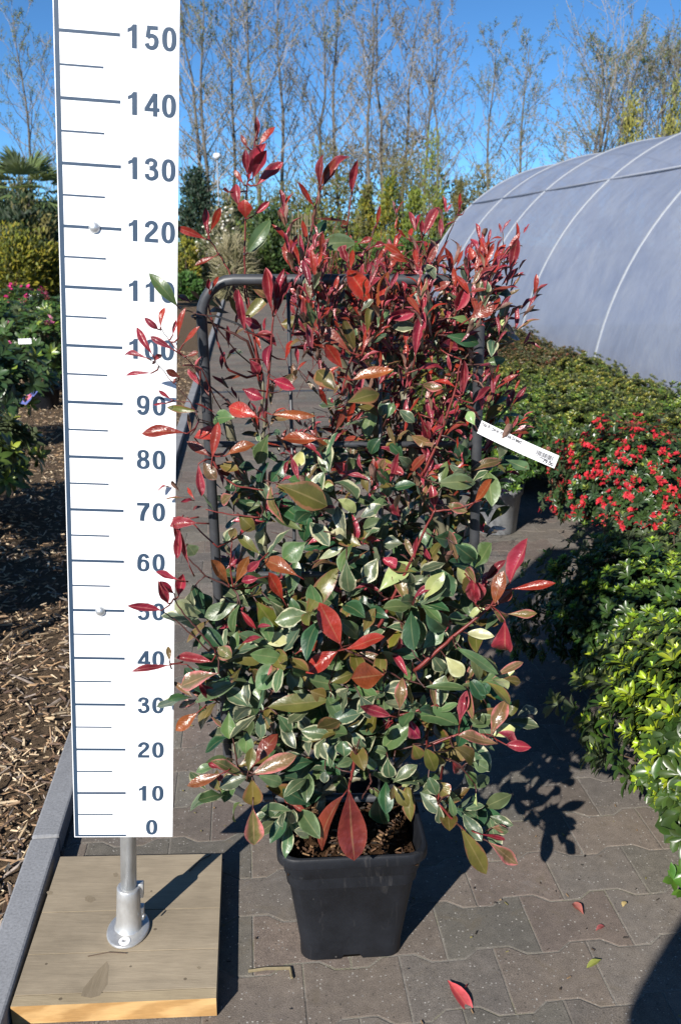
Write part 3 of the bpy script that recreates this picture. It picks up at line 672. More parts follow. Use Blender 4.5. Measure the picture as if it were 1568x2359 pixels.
 (412,570,378,408,62,'P',1.67),(455,645,452,530,90,'R',1.66),(350,470,303,455,34,'R',1.68),(503,628,612,533,38,'P',1.67),(462,872,608,655,82,'g',1.67),(478,868,582,770,42,'G',1.67),(212,770,190,568,42,'P',1.66),(222,735,303,558,46,'R',1.66),
 (200,780,8,690,48,'R',1.63),(268,885,118,945,36,'R',1.65),(935,445,945,232,48,'P',1.66),(950,450,1105,185,66,'P',1.65),(902,565,783,398,36,'R',1.66),(945,430,1040,248,54,'M',1.67),(885,800,978,638,62,'D',1.67),(935,810,1172,788,110,'g',1.64),
 (912,645,1130,640,18,'M',1.66),(1148,465,1192,255,48,'P',1.67),(1310,690,1330,565,24,'R',1.68),(760,985,688,798,52,'R',1.64),(812,960,748,778,48,'R',1.65),(640,1175,588,958,52,'P',1.62),(655,1175,690,985,46,'P',1.62),(675,1175,752,1050,42,'P',1.63),
 (220,1110,215,1030,26,'P',1.63),(232,1110,280,1020,26,'R',1.63),(480,1080,610,1140,70,'V',1.66),(405,1200,400,1100,36,'P',1.64),(1080,690,1120,650,40,'M',1.66),(1100,880,1080,820,60,'P',1.64)],
'J': [(1000,650,1115,415,72,'P',1.64),(985,660,985,530,40,'P',1.64),(885,690,905,570,34,'R',1.66),(870,680,790,600,20,'R',1.66),(1275,440,1288,320,24,'R',1.66),(1280,460,1305,380,26,'P',1.66),(1300,490,1338,450,16,'M',1.66),(640,545,655,425,26,'R',1.68),
 (1440,940,1350,730,56,'R',1.62),(1480,890,1505,685,42,'R',1.62),(1425,780,1375,660,46,'P',1.63),(1440,800,1460,710,30,'R',1.63),(1250,910,1310,765,28,'R',1.64),(1230,900,1165,745,48,'R',1.64),(1020,900,1110,715,50,'M',1.64),(860,830,700,720,52,'R',1.62),
 (880,870,760,800,56,'R',1.62),(720,910,780,840,52,'M',1.64),(610,960,610,840,66,'P',1.62),(490,720,590,665,46,'R',1.64),(600,745,690,710,46,'P',1.64),(400,860,360,740,60,'P',1.62),(270,830,170,770,50,'P',1.64),(780,1130,760,1000,36,'O',1.6),
 (700,1160,800,1130,40,'P',1.6),(850,1100,830,1010,40,'P',1.6),(1300,1170,1210,1000,60,'V',1.6),(1080,1090,1180,1020,60,'M',1.62),(150,930,120,860,50,'R',1.64),(230,900,170,1000,44,'G',1.64),(60,830,30,640,30,'P',1.66),(1500,1010,1540,870,40,'D',1.66)],
'F': [(778,1262,817,1092,42,'P',1.6),(705,1195,748,1128,32,'R',1.62),(722,1212,757,1158,46,'P',1.62)],
'G': [(1392,395,1198,128,98,'g',1.53),(1262,565,1255,395,46,'R',1.56),(1240,575,1148,492,46,'P',1.56),(1400,645,1392,432,46,'R',1.57),(1355,620,1385,500,30,'P',1.58),(1205,785,1062,562,56,'P',1.53),(1362,735,1178,632,48,'P',1.54),(1165,805,945,718,48,'P',1.52),
 (1190,918,952,903,30,'P',1.53),(1208,825,1268,755,40,'P',1.54),(1405,945,1295,895,54,'M',1.55),(1440,690,1542,548,42,'R',1.57),(1460,785,1560,758,42,'M',1.57),(1345,1125,1240,1050,28,'P',1.55),(1300,1155,1195,1162,18,'P',1.55),(1545,1215,1258,1185,56,'B',1.54),
 (1495,1405,1478,1225,24,'V',1.57),(1470,1392,1108,1320,94,'R',1.52),(1560,1010,1480,880,44,'P',1.58),(1380,960,1360,980,20,'M',1.56)],
'K': [(372,1406,296,1390,17,'P',1.52),(402,1368,368,1338,16,'P',1.53),(412,1372,424,1318,22,'P',1.54),(388,1390,366,1340,20,'P',1.52),(412,1335,358,1320,15,'P',1.53),(392,1531,303,1546,14,'P',1.51),(391,1522,388,1488,12,'V',1.52),(430,1195,388,1203,16,'P',1.54),
 (905,1090,880,1150,28,'G',1.6)],
}
# shoots drawn as red or brown stems: crop, points, radius(px of crop), depth, material
STEMS = [('E',[(452,1130),(450,870),(455,640),(465,420),(505,200),(530,60)],9,1.69,'stem'),('E',[(355,1000),(290,890),(220,780),(213,700)],8,1.67,'stem'),('E',[(800,1160),(850,900),(905,600),(945,430)],11,1.67,'stem'),('E',[(1110,760),(1130,600),(1155,450)],8,1.69,'stem'),
 ('E',[(1230,960),(1270,780),(1320,640)],8,1.69,'dark_stem'),('J',[(890,920),(960,780),(1005,650)],9,1.66,'stem'),('J',[(1095,920),(1140,770),(1230,570),(1285,430)],9,1.68,'dark_stem'),('J',[(1370,1180),(1440,980),(1430,900)],9,1.65,'stem'),
 ('G',[(1560,1300),(1470,1110),(1330,960),(1230,840),(1150,800)],6,1.56,'dark_stem'),('G',[(1580,880),(1520,860),(1440,780),(1340,680),(1260,560)],7,1.58,'stem'),('G',[(1560,1280),(1500,1150),(1360,1130)],5,1.57,'stem'),('G',[(1620,470),(1500,440),(1392,400)],8,1.6,'dark_stem'),
 ('A',[(460,700),(470,560),(485,400),(492,250)],9,1.63,'stem'),('A',[(880,430),(910,350),(935,230)],9,1.6,'stem'),('A',[(560,400),(600,230),(640,50)],8,1.66,'stem'),('A',[(1140,960),(1220,780),(1290,560),(1310,450)],9,1.61,'stem'),('A',[(225,870),(260,950),(330,1000),(450,1020)],8,1.6,'stem'),
 ('A',[(300,500),(250,370),(210,200)],8,1.66,'stem'),('A',[(430,540),(415,380),(390,230),(375,110)],8,1.68,'stem'),('A',[(380,370),(250,300),(150,272)],9,1.68,'dark_stem'),('A',[(330,660),(200,550),(140,470)],7,1.66,'dark_stem'),('A',[(600,400),(700,320),(760,250)],7,1.69,'dark_stem'),('A',[(790,600),(820,480),(850,400)],8,1.62,'stem'),
 ('B',[(955,550),(1010,430),(1060,330),(1150,130),(1200,40)],11,1.6,'stem'),('B',[(1110,745),(1200,660),(1280,590),(1440,460),(1475,400)],13,1.58,'stem'),('B',[(240,650),(170,570),(100,490),(60,430)],7,1.56,'dark_stem'),('B',[(320,385),(200,330),(110,240)],7,1.6,'dark_stem'),('B',[(320,390),(305,280),(315,180)],6,1.62,'stem'),
 ('B',[(1010,945),(1110,920),(1200,890),(1290,960)],8,1.6,'stem'),('B',[(790,645),(900,690),(1050,780),(1150,805)],8,1.6,'dark_stem'),('B',[(780,640),(760,730),(735,800)],6,1.62,'dark_stem'),('B',[(440,75),(320,65),(200,40)],6,1.62,'stem'),('B',[(960,440),(1090,400),(1160,330)],5,1.63,'stem'),('B',[(1190,50),(1300,35),(1400,0)],7,1.6,'stem'),
 ('B',[(480,840),(470,900),(420,940)],5,1.6,'dark_stem'),('B',[(250,650),(310,760),(330,830)],6,1.64,'dark_stem'),('B',[(930,1075),(1050,1085),(1160,1060),(1290,1020)],6,1.6,'dark_stem'),
 ('D',[(825,100),(800,230),(770,365)],20,1.54,'stem'),('C',[(85,1330),(150,1400),(215,1460),(310,1500)],9,1.54,'stem'),('C',[(30,1060),(180,1000),(330,1005)],9,1.57,'stem'),('C',[(60,1090),(180,1140),(250,1230)],8,1.58,'dark_stem'),
 ('H',[(1395,310),(1330,260),(1310,120),(1290,20)],8,1.6,'dark_stem'),('K',[(480,1500),(420,1440),(375,1408)],3,1.57,'dark_stem'),('K',[(470,1560),(430,1530),(392,1528)],2.5,1.56,'stem'),('K',[(500,1260),(440,1200),(430,1190)],3,1.6,'stem'),
 ('D',[(910,120),(915,230),(935,290),(870,420)],14,1.6,'dark_stem')]
WOODY = [[(742,1872,1.72),(738,1835,1.72),(735,1812,1.72)],[(736,1830,1.72),(690,1770,1.72),(660,1640,1.73),(630,1450,1.73),(612,1250,1.735),(606,1050,1.735),(604,860,1.735)],
 [(740,1822,1.72),(800,1768,1.71),(850,1690,1.71),(872,1500,1.72),(880,1250,1.72),(872,1000,1.72),(868,800,1.72)],[(742,1828,1.71),(820,1790,1.70),(900,1772,1.70),(980,1700,1.71),(1010,1500,1.72),(1030,1200,1.72),(1040,950,1.72)],
 [(735,1815,1.72),(738,1745,1.73),(760,1600,1.75),(745,1400,1.75),(730,1200,1.75),(720,950,1.75)],[(900,1850,1.68),(950,1815,1.67),(1010,1780,1.67),(1060,1700,1.68)],[(736,1825,1.73),(640,1750,1.74),(560,1600,1.73),(520,1450,1.72)],
 [(1030,1250,1.72),(960,1100,1.71),(930,900,1.70)],[(612,1250,1.735),(560,1100,1.72),(520,960,1.71)],[(872,1000,1.72),(800,880,1.71),(760,760,1.70)]]

def w_at(crop, x, y, dep):
    ox, oy, s = CROP[crop]; return at((ox + x * s) / 1.0855, (oy + y * s) / 1.0855, dep)
def build_photinia():
    root = empty('potted_photinia', (PC[0], PC[1], 0)); off = np.array([PC[0], PC[1], 0])
    tag(root, 'variegated red tipped shrub trained on a trellis in a square black pot', 'potted shrub')
    # pot
    prof = [(.098, .002, .03), (.101, .0, .03), (.1015, .03, .03), (.127, .222, .034), (.1335, .229, .036), (.136, .258, .038), (.1440, .2585, .042), (.1465, .261, .043), (.1472, .2775, .043), (.1455, .283, .042), (.141, .285, .044), (.1375, .282, .042), (.134, .262, .040), (.128, .20, .036)]
    mb = MB(); n = 44; vs = []
    for hw, z, rd in prof: vs += sq_ring(hw * (1.075 - .02 * z / .283), z * 1.015, rd * 1.05, notch=.010 if z < .01 else 0)
    fs = [(i*n + k, i*n + (k+1) % n, (i+1)*n + (k+1) % n, (i+1)*n + k) for i in range(len(prof) - 1) for k in range(n)]
    fs.append(tuple(range(n - 1, -1, -1))); mb.add(vs, fs)
    pot = mb.build('pot', M['pot'], root, True, bevel=.0012, segs=2)
    # soil
    G = 40; mb = MB(); vs = []; idx = {}
    for i in range(G + 1):
        for j in range(G + 1):
            x, y = (i / G * 2 - 1) * .134, (j / G * 2 - 1) * .134
            z = .238 + .012 * math.sin(x * 31 + 1) * math.cos(y * 23) + rnd.uniform(-.005, .006) + .012 * math.exp(-((x + .03) ** 2 + (y) ** 2) / .003)
            c, s_ = math.cos(R(4)), math.sin(R(4)); vs.append((x * c - y * s_, x * s_ + y * c, z))
    fs = [(i*(G+1)+j, (i+1)*(G+1)+j, (i+1)*(G+1)+j+1, i*(G+1)+j+1) for i in range(G) for j in range(G)]
    mb.add(vs, fs); so_ = mb.build('soil', M['soil'], root)
    mb = MB()
    for i in range(420):
        x, y = rnd.uniform(-.12, .12), rnd.uniform(-.12, .12); a = rnd.uniform(0, 6.28); l = rnd.uniform(.004, .016); c = rnd.choice([(.10, .05, .025), (.055, .03, .018), (.20, .12, .06), (.02, .014, .01), (.075, .04, .022)])
        z = .246 + rnd.uniform(-.004, .010); w = rnd.uniform(.001, .003)
        mb.tube([(x, y, z), (x + l * math.cos(a), y + l * math.sin(a), z + rnd.uniform(-.003, .005))], w, 4, tint=c)
    tag(mb.build('soil_crumbs', M['chips'], so_, tint=True), kind='stuff')
    # woody stems
    mb = MB(); trunk_pts = []
    for ln in WOODY:
        P = [at(*p) - off for p in ln]
        Q = []
        for i in range(len(P) - 1):
            for t in np.linspace(0, 1, 5, endpoint=False): Q.append(P[i] * (1 - t) + P[i + 1] * t + rng.normal(0, .0018, 3))
        Q.append(P[-1]); r0 = .0095 if len(ln) == 3 else .0072
        mb.tube(Q, list(np.linspace(r0, r0 * (1 if len(ln) == 3 else .42), len(Q))), 9)
        trunk_pts += Q
    mb.build('branches', M['wood_stem'], root, True)
    trunk_pts = np.array(trunk_pts)
    red, dark = MB(), MB()
    gl, rl = Leaves(), Leaves()
    stem_pts = [trunk_pts]
    for crop, pts, w, dep, mt in STEMS:
        s = CROP[crop][2] / 1.0855
        P = [w_at(crop, x, y, dep) - off for x, y in pts]
        Q = []
        for i in range(len(P) - 1):
            for t in np.linspace(0, 1, 5, endpoint=False): Q.append(P[i] * (1 - t) + P[i + 1] * t + rng.normal(0, .0006, 3))
        Q.append(P[-1])
        r = w * s * mpp(dep, P[0][2]) * .66
        # join the root of the shoot to the nearest woody stem
        d = np.linalg.norm(trunk_pts - Q[0], axis=1); k = int(np.argmin(d)); j = trunk_pts[k]
        if d[k] > .01:
            m = (j + Q[0]) / 2 + np.array([0, .01, -.012]); Q = [j, m] + Q
        sb = MB(); sb.tube(Q, list(np.linspace(r * 1.15, r * .62, len(Q))), 7); sb.build('shoot', M[mt], root, True)
        stem_pts.append(np.array(Q[2:]))
    stem_pts = np.concatenate(stem_pts)
    def put(base, dirv, nr, L, W, kd, bend, twist=0.):
        ti, ed, fo, ri = KIND[kd]
        j = rng.uniform(.78, 1.25); hue = rng.normal(0, .10, 3)
        ti = np.clip(np.array(ti) * j * (1 + hue), .004, .8); ed = np.clip(np.array(ed) * rng.uniform(.85, 1.12), .01, .8)
        (rl if kd in 'RPOMV' else gl).add(base, dirv, nr, L, W, ti, ed, fold=fo * rng.uniform(.6, 1.3), bend=bend, ripple=ri, nr_=10, nc=7, peak=rng.uniform(1.0, 1.7), q=rng.uniform(.7, .95), twist=twist, wave=rng.uniform(.03, .10) if kd in 'PV' else rng.uniform(0, .04))
    for crop, ls in HAND.items():
        s = CROP[crop][2] / 1.0855
        for bx, by, tx, ty, w, kd, dep in ls:
            dep += rng.normal(0, .012)
            B = w_at(crop, bx, by, dep); T = w_at(crop, tx, ty, dep - rng.uniform(-.012, .028))
            L = np.linalg.norm(T - B); W = w * s * mpp(dep, B[2]) * (1.12 if kd == 'P' else 1.08)
            view = nrmz(np.array([0, 0, EYE]) - (B + T) / 2)
            nr = view + np.array([-.15, 0, .35]) + rng.normal(0, .17, 3)
            bend = rng.uniform(.2, 1.1) if kd in 'GgBDY' else rng.uniform(-.4, 1.0)
            put(B - off, T - B, nr, L * (1 + bend ** 2 / 22), W, kd, bend, rng.normal(0, .35))
            d = np.linalg.norm(stem_pts - (B - off), axis=1); k = int(np.argmin(d))
            dd = nrmz(T - B); b0 = B - off
            e = stem_pts[k] if d[k] < .05 else b0 - dd * rng.uniform(.012, .022) + np.array([0, .012, -.004])
            mdl = (b0 + e) / 2 - dd * .004
            (red if kd in 'RPOM' else dark).tube([b0 + dd * L * .06, b0, mdl, e], [.0009, .0013, .0015, .0017], 5)
    # leafy shoots filling the depth of the plant
    def shoot(p, d, n, kinds, Ls, ang, mat):
        d = nrmz(np.array(d)); L = n * rng.uniform(.011, .017)
        side = nrmz(np.cross(d, rng.normal(0, 1, 3)))
        sw = rng.normal(0, .18, 3)
        pts = [np.array(p) + d * L * t + sw * L * t * t for t in np.linspace(0, 1, 7)]
        mat.tube(pts, list(np.linspace(.0017, .0009, 7)), 5)
        phi = rng.uniform(0, 6.28); a0 = nrmz(np.cross(d, np.array([.3, .5, .2]))); b0 = np.cross(d, a0)
        for i in range(n):
            t = (i + .8) / n; q = pts[min(6, int(t * 6))]
            phi += 2.4; rad = a0 * math.cos(phi) + b0 * math.sin(phi)
            tip = t > .72
            an = ang * (1 - .55 * t) * rng.uniform(.7, 1.25)
            ld = d * math.cos(an) + rad * math.sin(an) + np.array([0, 0, -.12 * (1 - t)])
            kd = kinds[1][rng.integers(len(kinds[1]))] if t > kinds[2] else kinds[0][rng.integers(len(kinds[0]))]
            l = rng.uniform(*Ls) * (1 - .35 * t)
            wr = .42 if kd in 'GgDYB' else .235
            put(q + ld * .004 - off, ld, rad * -.4 + np.array([-.2, -.45, .75]) + rng.normal(0, .25, 3), l, l * wr * rng.uniform(.85, 1.2), kd, rng.uniform(-.3, 1.2), rng.normal(0, .45))
    def fill(N, xr, zr, yr, kinds, Ls, ang, up, nl, mat, xw=None):
        for _ in range(N):
            for _t in range(30):
                x, z = rng.uniform(*xr), rng.uniform(*zr)
                if xw is None or rng.uniform() < xw(x, z): break
            y = rng.uniform(*yr)
            d = np.array([rng.normal(0, .45) + (x - .01) * .9, rng.normal(-.12, .4), up + rng.normal(0, .25)])
            shoot((x, y, z), d, int(rng.integers(*nl)), kinds, Ls, ang, mat)
    hole = lambda x, z: (.10 if (x < -.09 and z > 1.24) else .26 if (x < -.03 and 1.0 < z < 1.34) else .38 if (x < -.04 and .72 < z < .92) else .75 if x < -.14 else 1.0) * (1. if x < .25 else .6)
    fill(105, (-.24, .30), (.98, 1.36), (1.60, 1.88), (['V', 'P', 'P', 'B', 'M', 'G'], ['P', 'R', 'P', 'V'], .45), (.030, .062), .7, 1.0, (6, 11), red, hole)
    fill(44, (-.06, .29), (.98, 1.36), (1.66, 1.90), (['V', 'G', 'D', 'B', 'M', 'g'], ['P', 'M', 'V'], .6), (.05, .08), .9, .9, (6, 10), dark)
    fill(40, (-.05, .30), (1.24, 1.40), (1.62, 1.86), (['P', 'V', 'M', 'P'], ['P', 'R', 'P'], .35), (.028, .058), .55, 1.1, (6, 10), red)
    fill(34, (-.07, .28), (1.27, 1.42), (1.55, 1.64), (['P', 'V', 'M', 'R', 'G'], ['P', 'R', 'P'], .36), (.028, .058), .5, 1.2, (6, 10), red)
    fill(46, (-.10, .30), (1.10, 1.40), (1.60, 1.84), (['P', 'V', 'R', 'M'], ['P', 'R', 'P'], .30), (.030, .060), .40, 1.6, (6, 11), red, hole)
    fill(92, (-.22, .29), (.66, 1.06), (1.60, 1.92), (['G', 'g', 'g', 'V', 'D', 'B', 'B'], ['V', 'P', 'G', 'P'], .68), (.058, .095), 1.05, .7, (6, 9), dark, hole)
    fill(86, (-.24, .28), (.46, .82), (1.58, 1.92), (['G', 'G', 'g', 'g', 'V', 'D', 'B'], ['G', 'V', 'B', 'Y'], .8), (.065, .105), 1.1, .5, (5, 9), dark, hole)
    fill(70, (-.22, .26), (.35, .60), (1.57, 1.92), (['G', 'G', 'g', 'g', 'D', 'B'], ['G', 'G', 'V'], .82), (.065, .10), 1.15, .35, (5, 8), dark)
    tag(red.build('petioles', M['stem'], root, True), kind='stuff'); tag(dark.build('twigs', M['dark_stem'], root, True), kind='stuff')
    gl.build('green_leaves', M['leaf'], root); rl.build('red_leaves', M['leaf_red'], root)
    # cable tie
    mb = MB(); c = at(459, 728, YT - .086) - off
    mb.tube([c + np.array([.0135 * math.cos(t), .0135 * math.sin(t), .002 * math.sin(t)]) for t in np.linspace(0, 6.28, 16, endpoint=False)], .0016, 6, closed=True)
    mb.tube([c + np.array([.01, -.012, 0]), c + np.array([.03, -.016, .002]), c + np.array([.07, -.016, -.012]), c + np.array([.13, -.01, -.05])], .0019, 6)
    mb.build('plant_tie', M['tie'], root)
build_photinia()

def build_tag():
    Y = 1.63
    tl, tr, br, bl = at(1109, 968, Y), at(1287, 1049.5, Y - .03), at(1272, 1076.5, Y - .034), at(1098, 997, Y)
    me_o = at(1103, 982, Y); N_ = 14
    root = empty('price_label', me_o)
    tag(root, 'white plastic price label with a barcode sticking out of the red tipped shrub', 'price label')
    U = tr - tl; Vv = bl - tl; nn = nrmz(np.cross(U, Vv)); nn = nn if nn[1] < 0 else -nn
    f = lambda u, v, n=0.: tl + U * u + Vv * v + nn * (n + .010 * math.sin(u * 3.1)) - me_o
    mb = MB(); vs = [f(i / N_, v, n) for n in (-.0003, .0003) for i in range(N_ + 1) for v in (0, 1)]
    k = 2 * (N_ + 1)
    fs = [(2*i, 2*i+1, 2*i+3, 2*i+2) for i in range(N_)] + [(k+2*i, k+2*i+2, k+2*i+3, k+2*i+1) for i in range(N_)] + [(2*i, 2*i+2, k+2*i+2, k+2*i) for i in range(N_)] + [(2*i+1, k+2*i+1, k+2*i+3, 2*i+3) for i in range(N_)] + [(0, k, k+1, 1), (2*N_, 2*N_+1, k+2*N_+1, k+2*N_)]
    mb.add(vs, fs); mb.build('label_strip', M['paper'], root)
    mb = MB(); u = .727
    while u < .945:
        w = rnd.choice([.003, .003, .006, .008]); mb.add([f(u, .22, .0007), f(u + w, .22, .0007), f(u + w, .56, .0007), f(u, .56, .0007)], [(0,1,2,3)]); u += w + rnd.choice([.0035, .0035, .006])
    mb.build('barcode', M['black'], root)
    def text(s, u0, v0, h, nm, wscale=1.0):
        cu = bpy.data.curves.new('t', 'FONT'); cu.body = s; cu.size = 1; cu.resolution_u = 3; cu.offset = .03
        o = bpy.data.objects.new('t', cu); COL.objects.link(o); dg = bpy.context.evaluated_depsgraph_get(); dg.update()
        me = o.evaluated_get(dg).to_mesh(); V = [v.co.copy() for v in me.vertices]; F = [tuple(p.vertices) for p in me.polygons]
        o.evaluated_get(dg).to_mesh_clear(); bpy.data.objects.remove(o)
        lu, lv = np.linalg.norm(U), np.linalg.norm(Vv)
        m = MB(); m.add([f(u0 + p.x * h / lu * wscale, v0 - p.y * h / lv, .0007) for p in V], F); m.build(nm, M['black'], root)
    text('nia fr. pink marble breed', .02, .33, .0105, 'lettering', .74)
    text('79.00', .835, .92, .0095, 'price')
    text('8 714563 027125', .745, .70, .0042, 'barcode_digits')
build_tag()

# ------------------------------------------------------------------ potted plants
def round_pot(root, r, h, mat, name='pot'):
    mb = MB(); mb.lathe([(r * .78, 0), (r * .8, .003), (r * .93, h * .82), (r * 1.0, h * .84), (r * 1.02, h), (r * .97, h), (r * .92, h * .9), (r * .9, h * .84)], 28, cap1=False)
    mb.lathe([(r * .93, h * .88), (.001, h * .9)], 28, mi=1, cap0=False)
    return mb.build(name, [mat, M['soil']], root, True)
def dome_pts(n, r, h, z0, lump=.16, lo=-.35):
    d = rng.normal(0, 1, (n * 3, 3)); d = nrmz(d); d = d[d[:, 2] > lo][:n]
    ph = rng.uniform(0, 6.28, 6)
    b = 1 + lump * (np.sin(d[:, 0] * 4.1 + ph[0]) * np.sin(d[:, 1] * 4.7 + ph[1]) + .7 * np.sin(d[:, 0] * 8.3 + ph[2] + d[:, 2] * 6) * np.sin(d[:, 1] * 7.9 + ph[3]))
    return d, np.stack([d[:, 0] * r * b, d[:, 1] * r * b, z0 + d[:, 2] * h * b], -1)
def rosettes(lv, P, D, k, L, ratio, tint, spread=.95, up=.15, jit=.18, fold=.3, nr_=4, nc=3, q=.8, peak=1.3, bend=.4):
    N = len(P); D = nrmz(D + np.array([0, 0, up]) + rng.normal(0, .22, (N, 3)))
    a = nrmz(np.cross(D, rng.normal(0, 1, (N, 3)))); b = np.cross(D, a)
    for i in range(k):
        t = 2 * math.pi * i / k + rng.uniform(0, .6, (N, 1))
        rad = a * np.cos(t) + b * np.sin(t)
        sp = spread * rng.uniform(.75, 1.15, (N, 1))
        d = D * np.cos(sp) + rad * np.sin(sp)
        l = L * rng.uniform(.7, 1.2, N)
        ti = tint * rng.uniform(1 - jit, 1 + jit, (N, 1)) * (1 + rng.normal(0, .06, (N, 3)))
        lv.add(P, d, D - rad * .3, l, l * ratio * rng.uniform(.85, 1.15, N), np.clip(ti, .003, .9), fold=fold, bend=bend, nr_=nr_, nc=nc, q=q, peak=peak)
def azalea(name, loc, r, h, z0, n, dark, new, newfrac, potr, poth, potmat, L=.034, flower=None, nfl=0, lump=.16, rz=0., lo=-.35):
    root = empty(name, loc, rz); round_pot(root, potr, poth, potmat)
    lv = Leaves(); D, P = dome_pts(n, r, h, z0, lump, lo)
    P = P * np.array([1, 1, 1.])
    st = rng.uniform(0, 1, len(P)); P = P + D * (np.where(st > .86, rng.uniform(.03, .10, len(P)), 0) * r / .35)[:, None]
    dk = np.array(dark)
    shade = rng.uniform(0, 1, (len(P), 1))
    tint = dk * (1 - .35 * shade) + np.array([.02, .035, .004]) * shade
    rosettes(lv, P, D, 7, L, .38, tint, 1.0, .25, peak=1.7, q=.72, fold=.45, nr_=5)
    sel = rng.uniform(0, 1, len(P)) < newfrac * np.clip(.5 + D[:, 2], .15, 1.3)
    if sel.any(): ns_ = int(sel.sum()); rosettes(lv, P[sel] + D[sel] * .005, D[sel], 5, L * .80, .33, np.broadcast_to(np.array(new) * .7, (ns_, 3)), .85, .5, fold=.5)
    if sel.any(): rosettes(lv, P[sel] + D[sel] * .012, D[sel], 6, L * .55, .33, np.broadcast_to(np.array(new) * 1.1, (ns_, 3)), .42, .6, fold=.6)
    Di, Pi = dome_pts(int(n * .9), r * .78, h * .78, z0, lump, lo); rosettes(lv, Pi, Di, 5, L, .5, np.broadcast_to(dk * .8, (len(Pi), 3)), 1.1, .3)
    lv.build('foliage', M['leaf_az'], root)
    mb = MB()
    for i in range(70):
        j = rnd.randrange(len(P)); c = np.array([rnd.uniform(-.03, .03), rnd.uniform(-.03, .03), poth * .85]); e = P[j] * .97
        m = c * .45 + e * .55 + np.array([0, 0, -.02]); mb.tube([c, m, e], [.004, .0025, .0014], 5)
    mb.build('stems', M['twig'], root)
    if flower:
        fl = Leaves(); k = rng.permutation(len(P)); k = [i for i in k if D[i, 2] > -.25][:nfl]
        Pf, Df = P[k] + D[k] * .018, D[k]
        for sub in range(3):
            q_ = Pf + rng.normal(0, .010, Pf.shape)
            rosettes(fl, q_, Df + rng.normal(0, .35, Df.shape), 6, .017, .55, np.broadcast_to(np.array(flower), (len(q_), 3)), .8, .2, .25, .2, 3, 3, .7, 1.4, .9)
        fl.build('flowers', M['petal'], root)
    return root

DK = (.026, .055, .016); NEW = (.19, .29, .026); OLIVE = (.052, .075, .018)
a = azalea('potted_azalea', (.835, 4.66, 0), .25, .23, .40, 620, (.030, .070, .020), (.16, .27, .035), .45, .135, .25, M['potgrey'])
tag(a, 'rounded green azalea in a grey round pot behind the trellis at the right', 'azalea')
a = azalea('flowering_azalea', (1.38, 4.08, 0), .37, .29, .36, 1000, (.028, .055, .022), (.16, .20, .03), .12, .15, .24, M['pot'], flower=(.47, .024, .036), nfl=430)
tag(a, 'azalea covered in red flowers beside the white price label', 'azalea')
a = azalea('flowering_azalea', (1.92, 4.20, 0), .36, .29, .36, 800, (.028, .055, .022), (.16, .20, .03), .12, .15, .24, M['pot'], flower=(.47, .026, .038), nfl=320)
tag(a, 'azalea with red flowers cut off by the right edge of the photo', 'azalea')
a = azalea('potted_azalea', (1.10, 2.70, 0), .40, .25, .28, 1500, DK, NEW, .5, .16, .22, M['pot'], L=.036, lump=.2)
tag(a, 'broad dark green azalea with yellow green tips in front of the red flowering one', 'azalea')
a = azalea('potted_azalea', (1.72, 3.20, 0), .42, .28, .30, 1000, DK, NEW, .45, .16, .22, M['pot'], L=.036, lump=.2)
tag(a, 'dark green azalea at the right edge below the red flowers', 'azalea')
a = azalea('potted_azalea', (1.05, 1.99, 0), .35, .24, .27, 1050, (.030, .060, .014), (.25, .34, .022), .75, .14, .2, M['pot'], L=.050, lump=.22)
tag(a, 'bright yellow green azalea nearest the camera at the right edge', 'azalea')
# low sprig of the nearest azalea
lv = Leaves(); rosettes(lv, np.array([[-.305, -.275, .105], [-.275, -.25, .10], [-.28, -.29, .085]]), np.array([[-.5, -.5, .6], [0, -.3, .8], [-.1, -.6, .4]]), 7, .034, .46, np.broadcast_to(np.array((.06, .14, .02)), (3, 3)), 1.0, .4)
lv.build('low_sprig', M['leaf_az'], a)
mb = MB(); mb.tube([(-.06, -.1, .2), (-.17, -.24, .10), (-.305, -.275, .10)], [.004, .003, .0018], 6); mb.tube([(-.2, -.24, .1), (-.275, -.25, .095)], .0018, 5); mb.build('low_branch', M['twig'], a)

fv = [azalea('potted_azalea', (0, 0, 0), .27, .19, .27, 420, c1, c2, .6, .12, .2, M['pot'], L=.034) for c1, c2 in (((.055, .082, .018), (.22, .24, .035)), ((.065, .088, .020), (.25, .24, .04)), ((.050, .088, .020), (.19, .26, .03)))]
fr_ = [azalea('potted_azalea', (0, 0, 0), .29, .20, .31, 420, c1, c2, .55, .12, .2, M['pot'], L=.036) for c1, c2 in (((.060, .052, .022), (.17, .060, .032)), ((.062, .064, .022), (.15, .085, .03)))]
used = set()
def place(protos, loc, rz, label, group):
    i = rnd.randrange(len(protos)); p = protos[i]
    o = p if p.name not in used else copy_tree(p); used.add(p.name)
    o.location = loc; o.rotation_euler = (0, 0, rz); k = rnd.uniform(.92, 1.1); o.scale = (k, k, k)
    tag(o, label, 'azalea', group)
S_ = 5.35
row = 0
while S_ < 15.6:
    for i in range(4):
        X_ = 1.55 + .07 * (row % 2) + i * .47 + rnd.uniform(-.05, .05)
        if X_ > 3.1: continue
        redd = S_ > 8.9 or (S_ > 8.0 and i > 1)
        p = path_pt(X_, S_ + rnd.uniform(-.05, .05))
        if redd: place(fr_, p, rnd.uniform(0, 6), 'reddish brown azalea in the far block beside the plastic tunnel', 'reddish azaleas in rows beside the tunnel')
        else: place(fv, p, rnd.uniform(0, 6), 'yellowish green azalea in the block between red flowers and plastic tunnel', 'yellow green azaleas in rows beside the tunnel')
    S_ += .47; row += 1
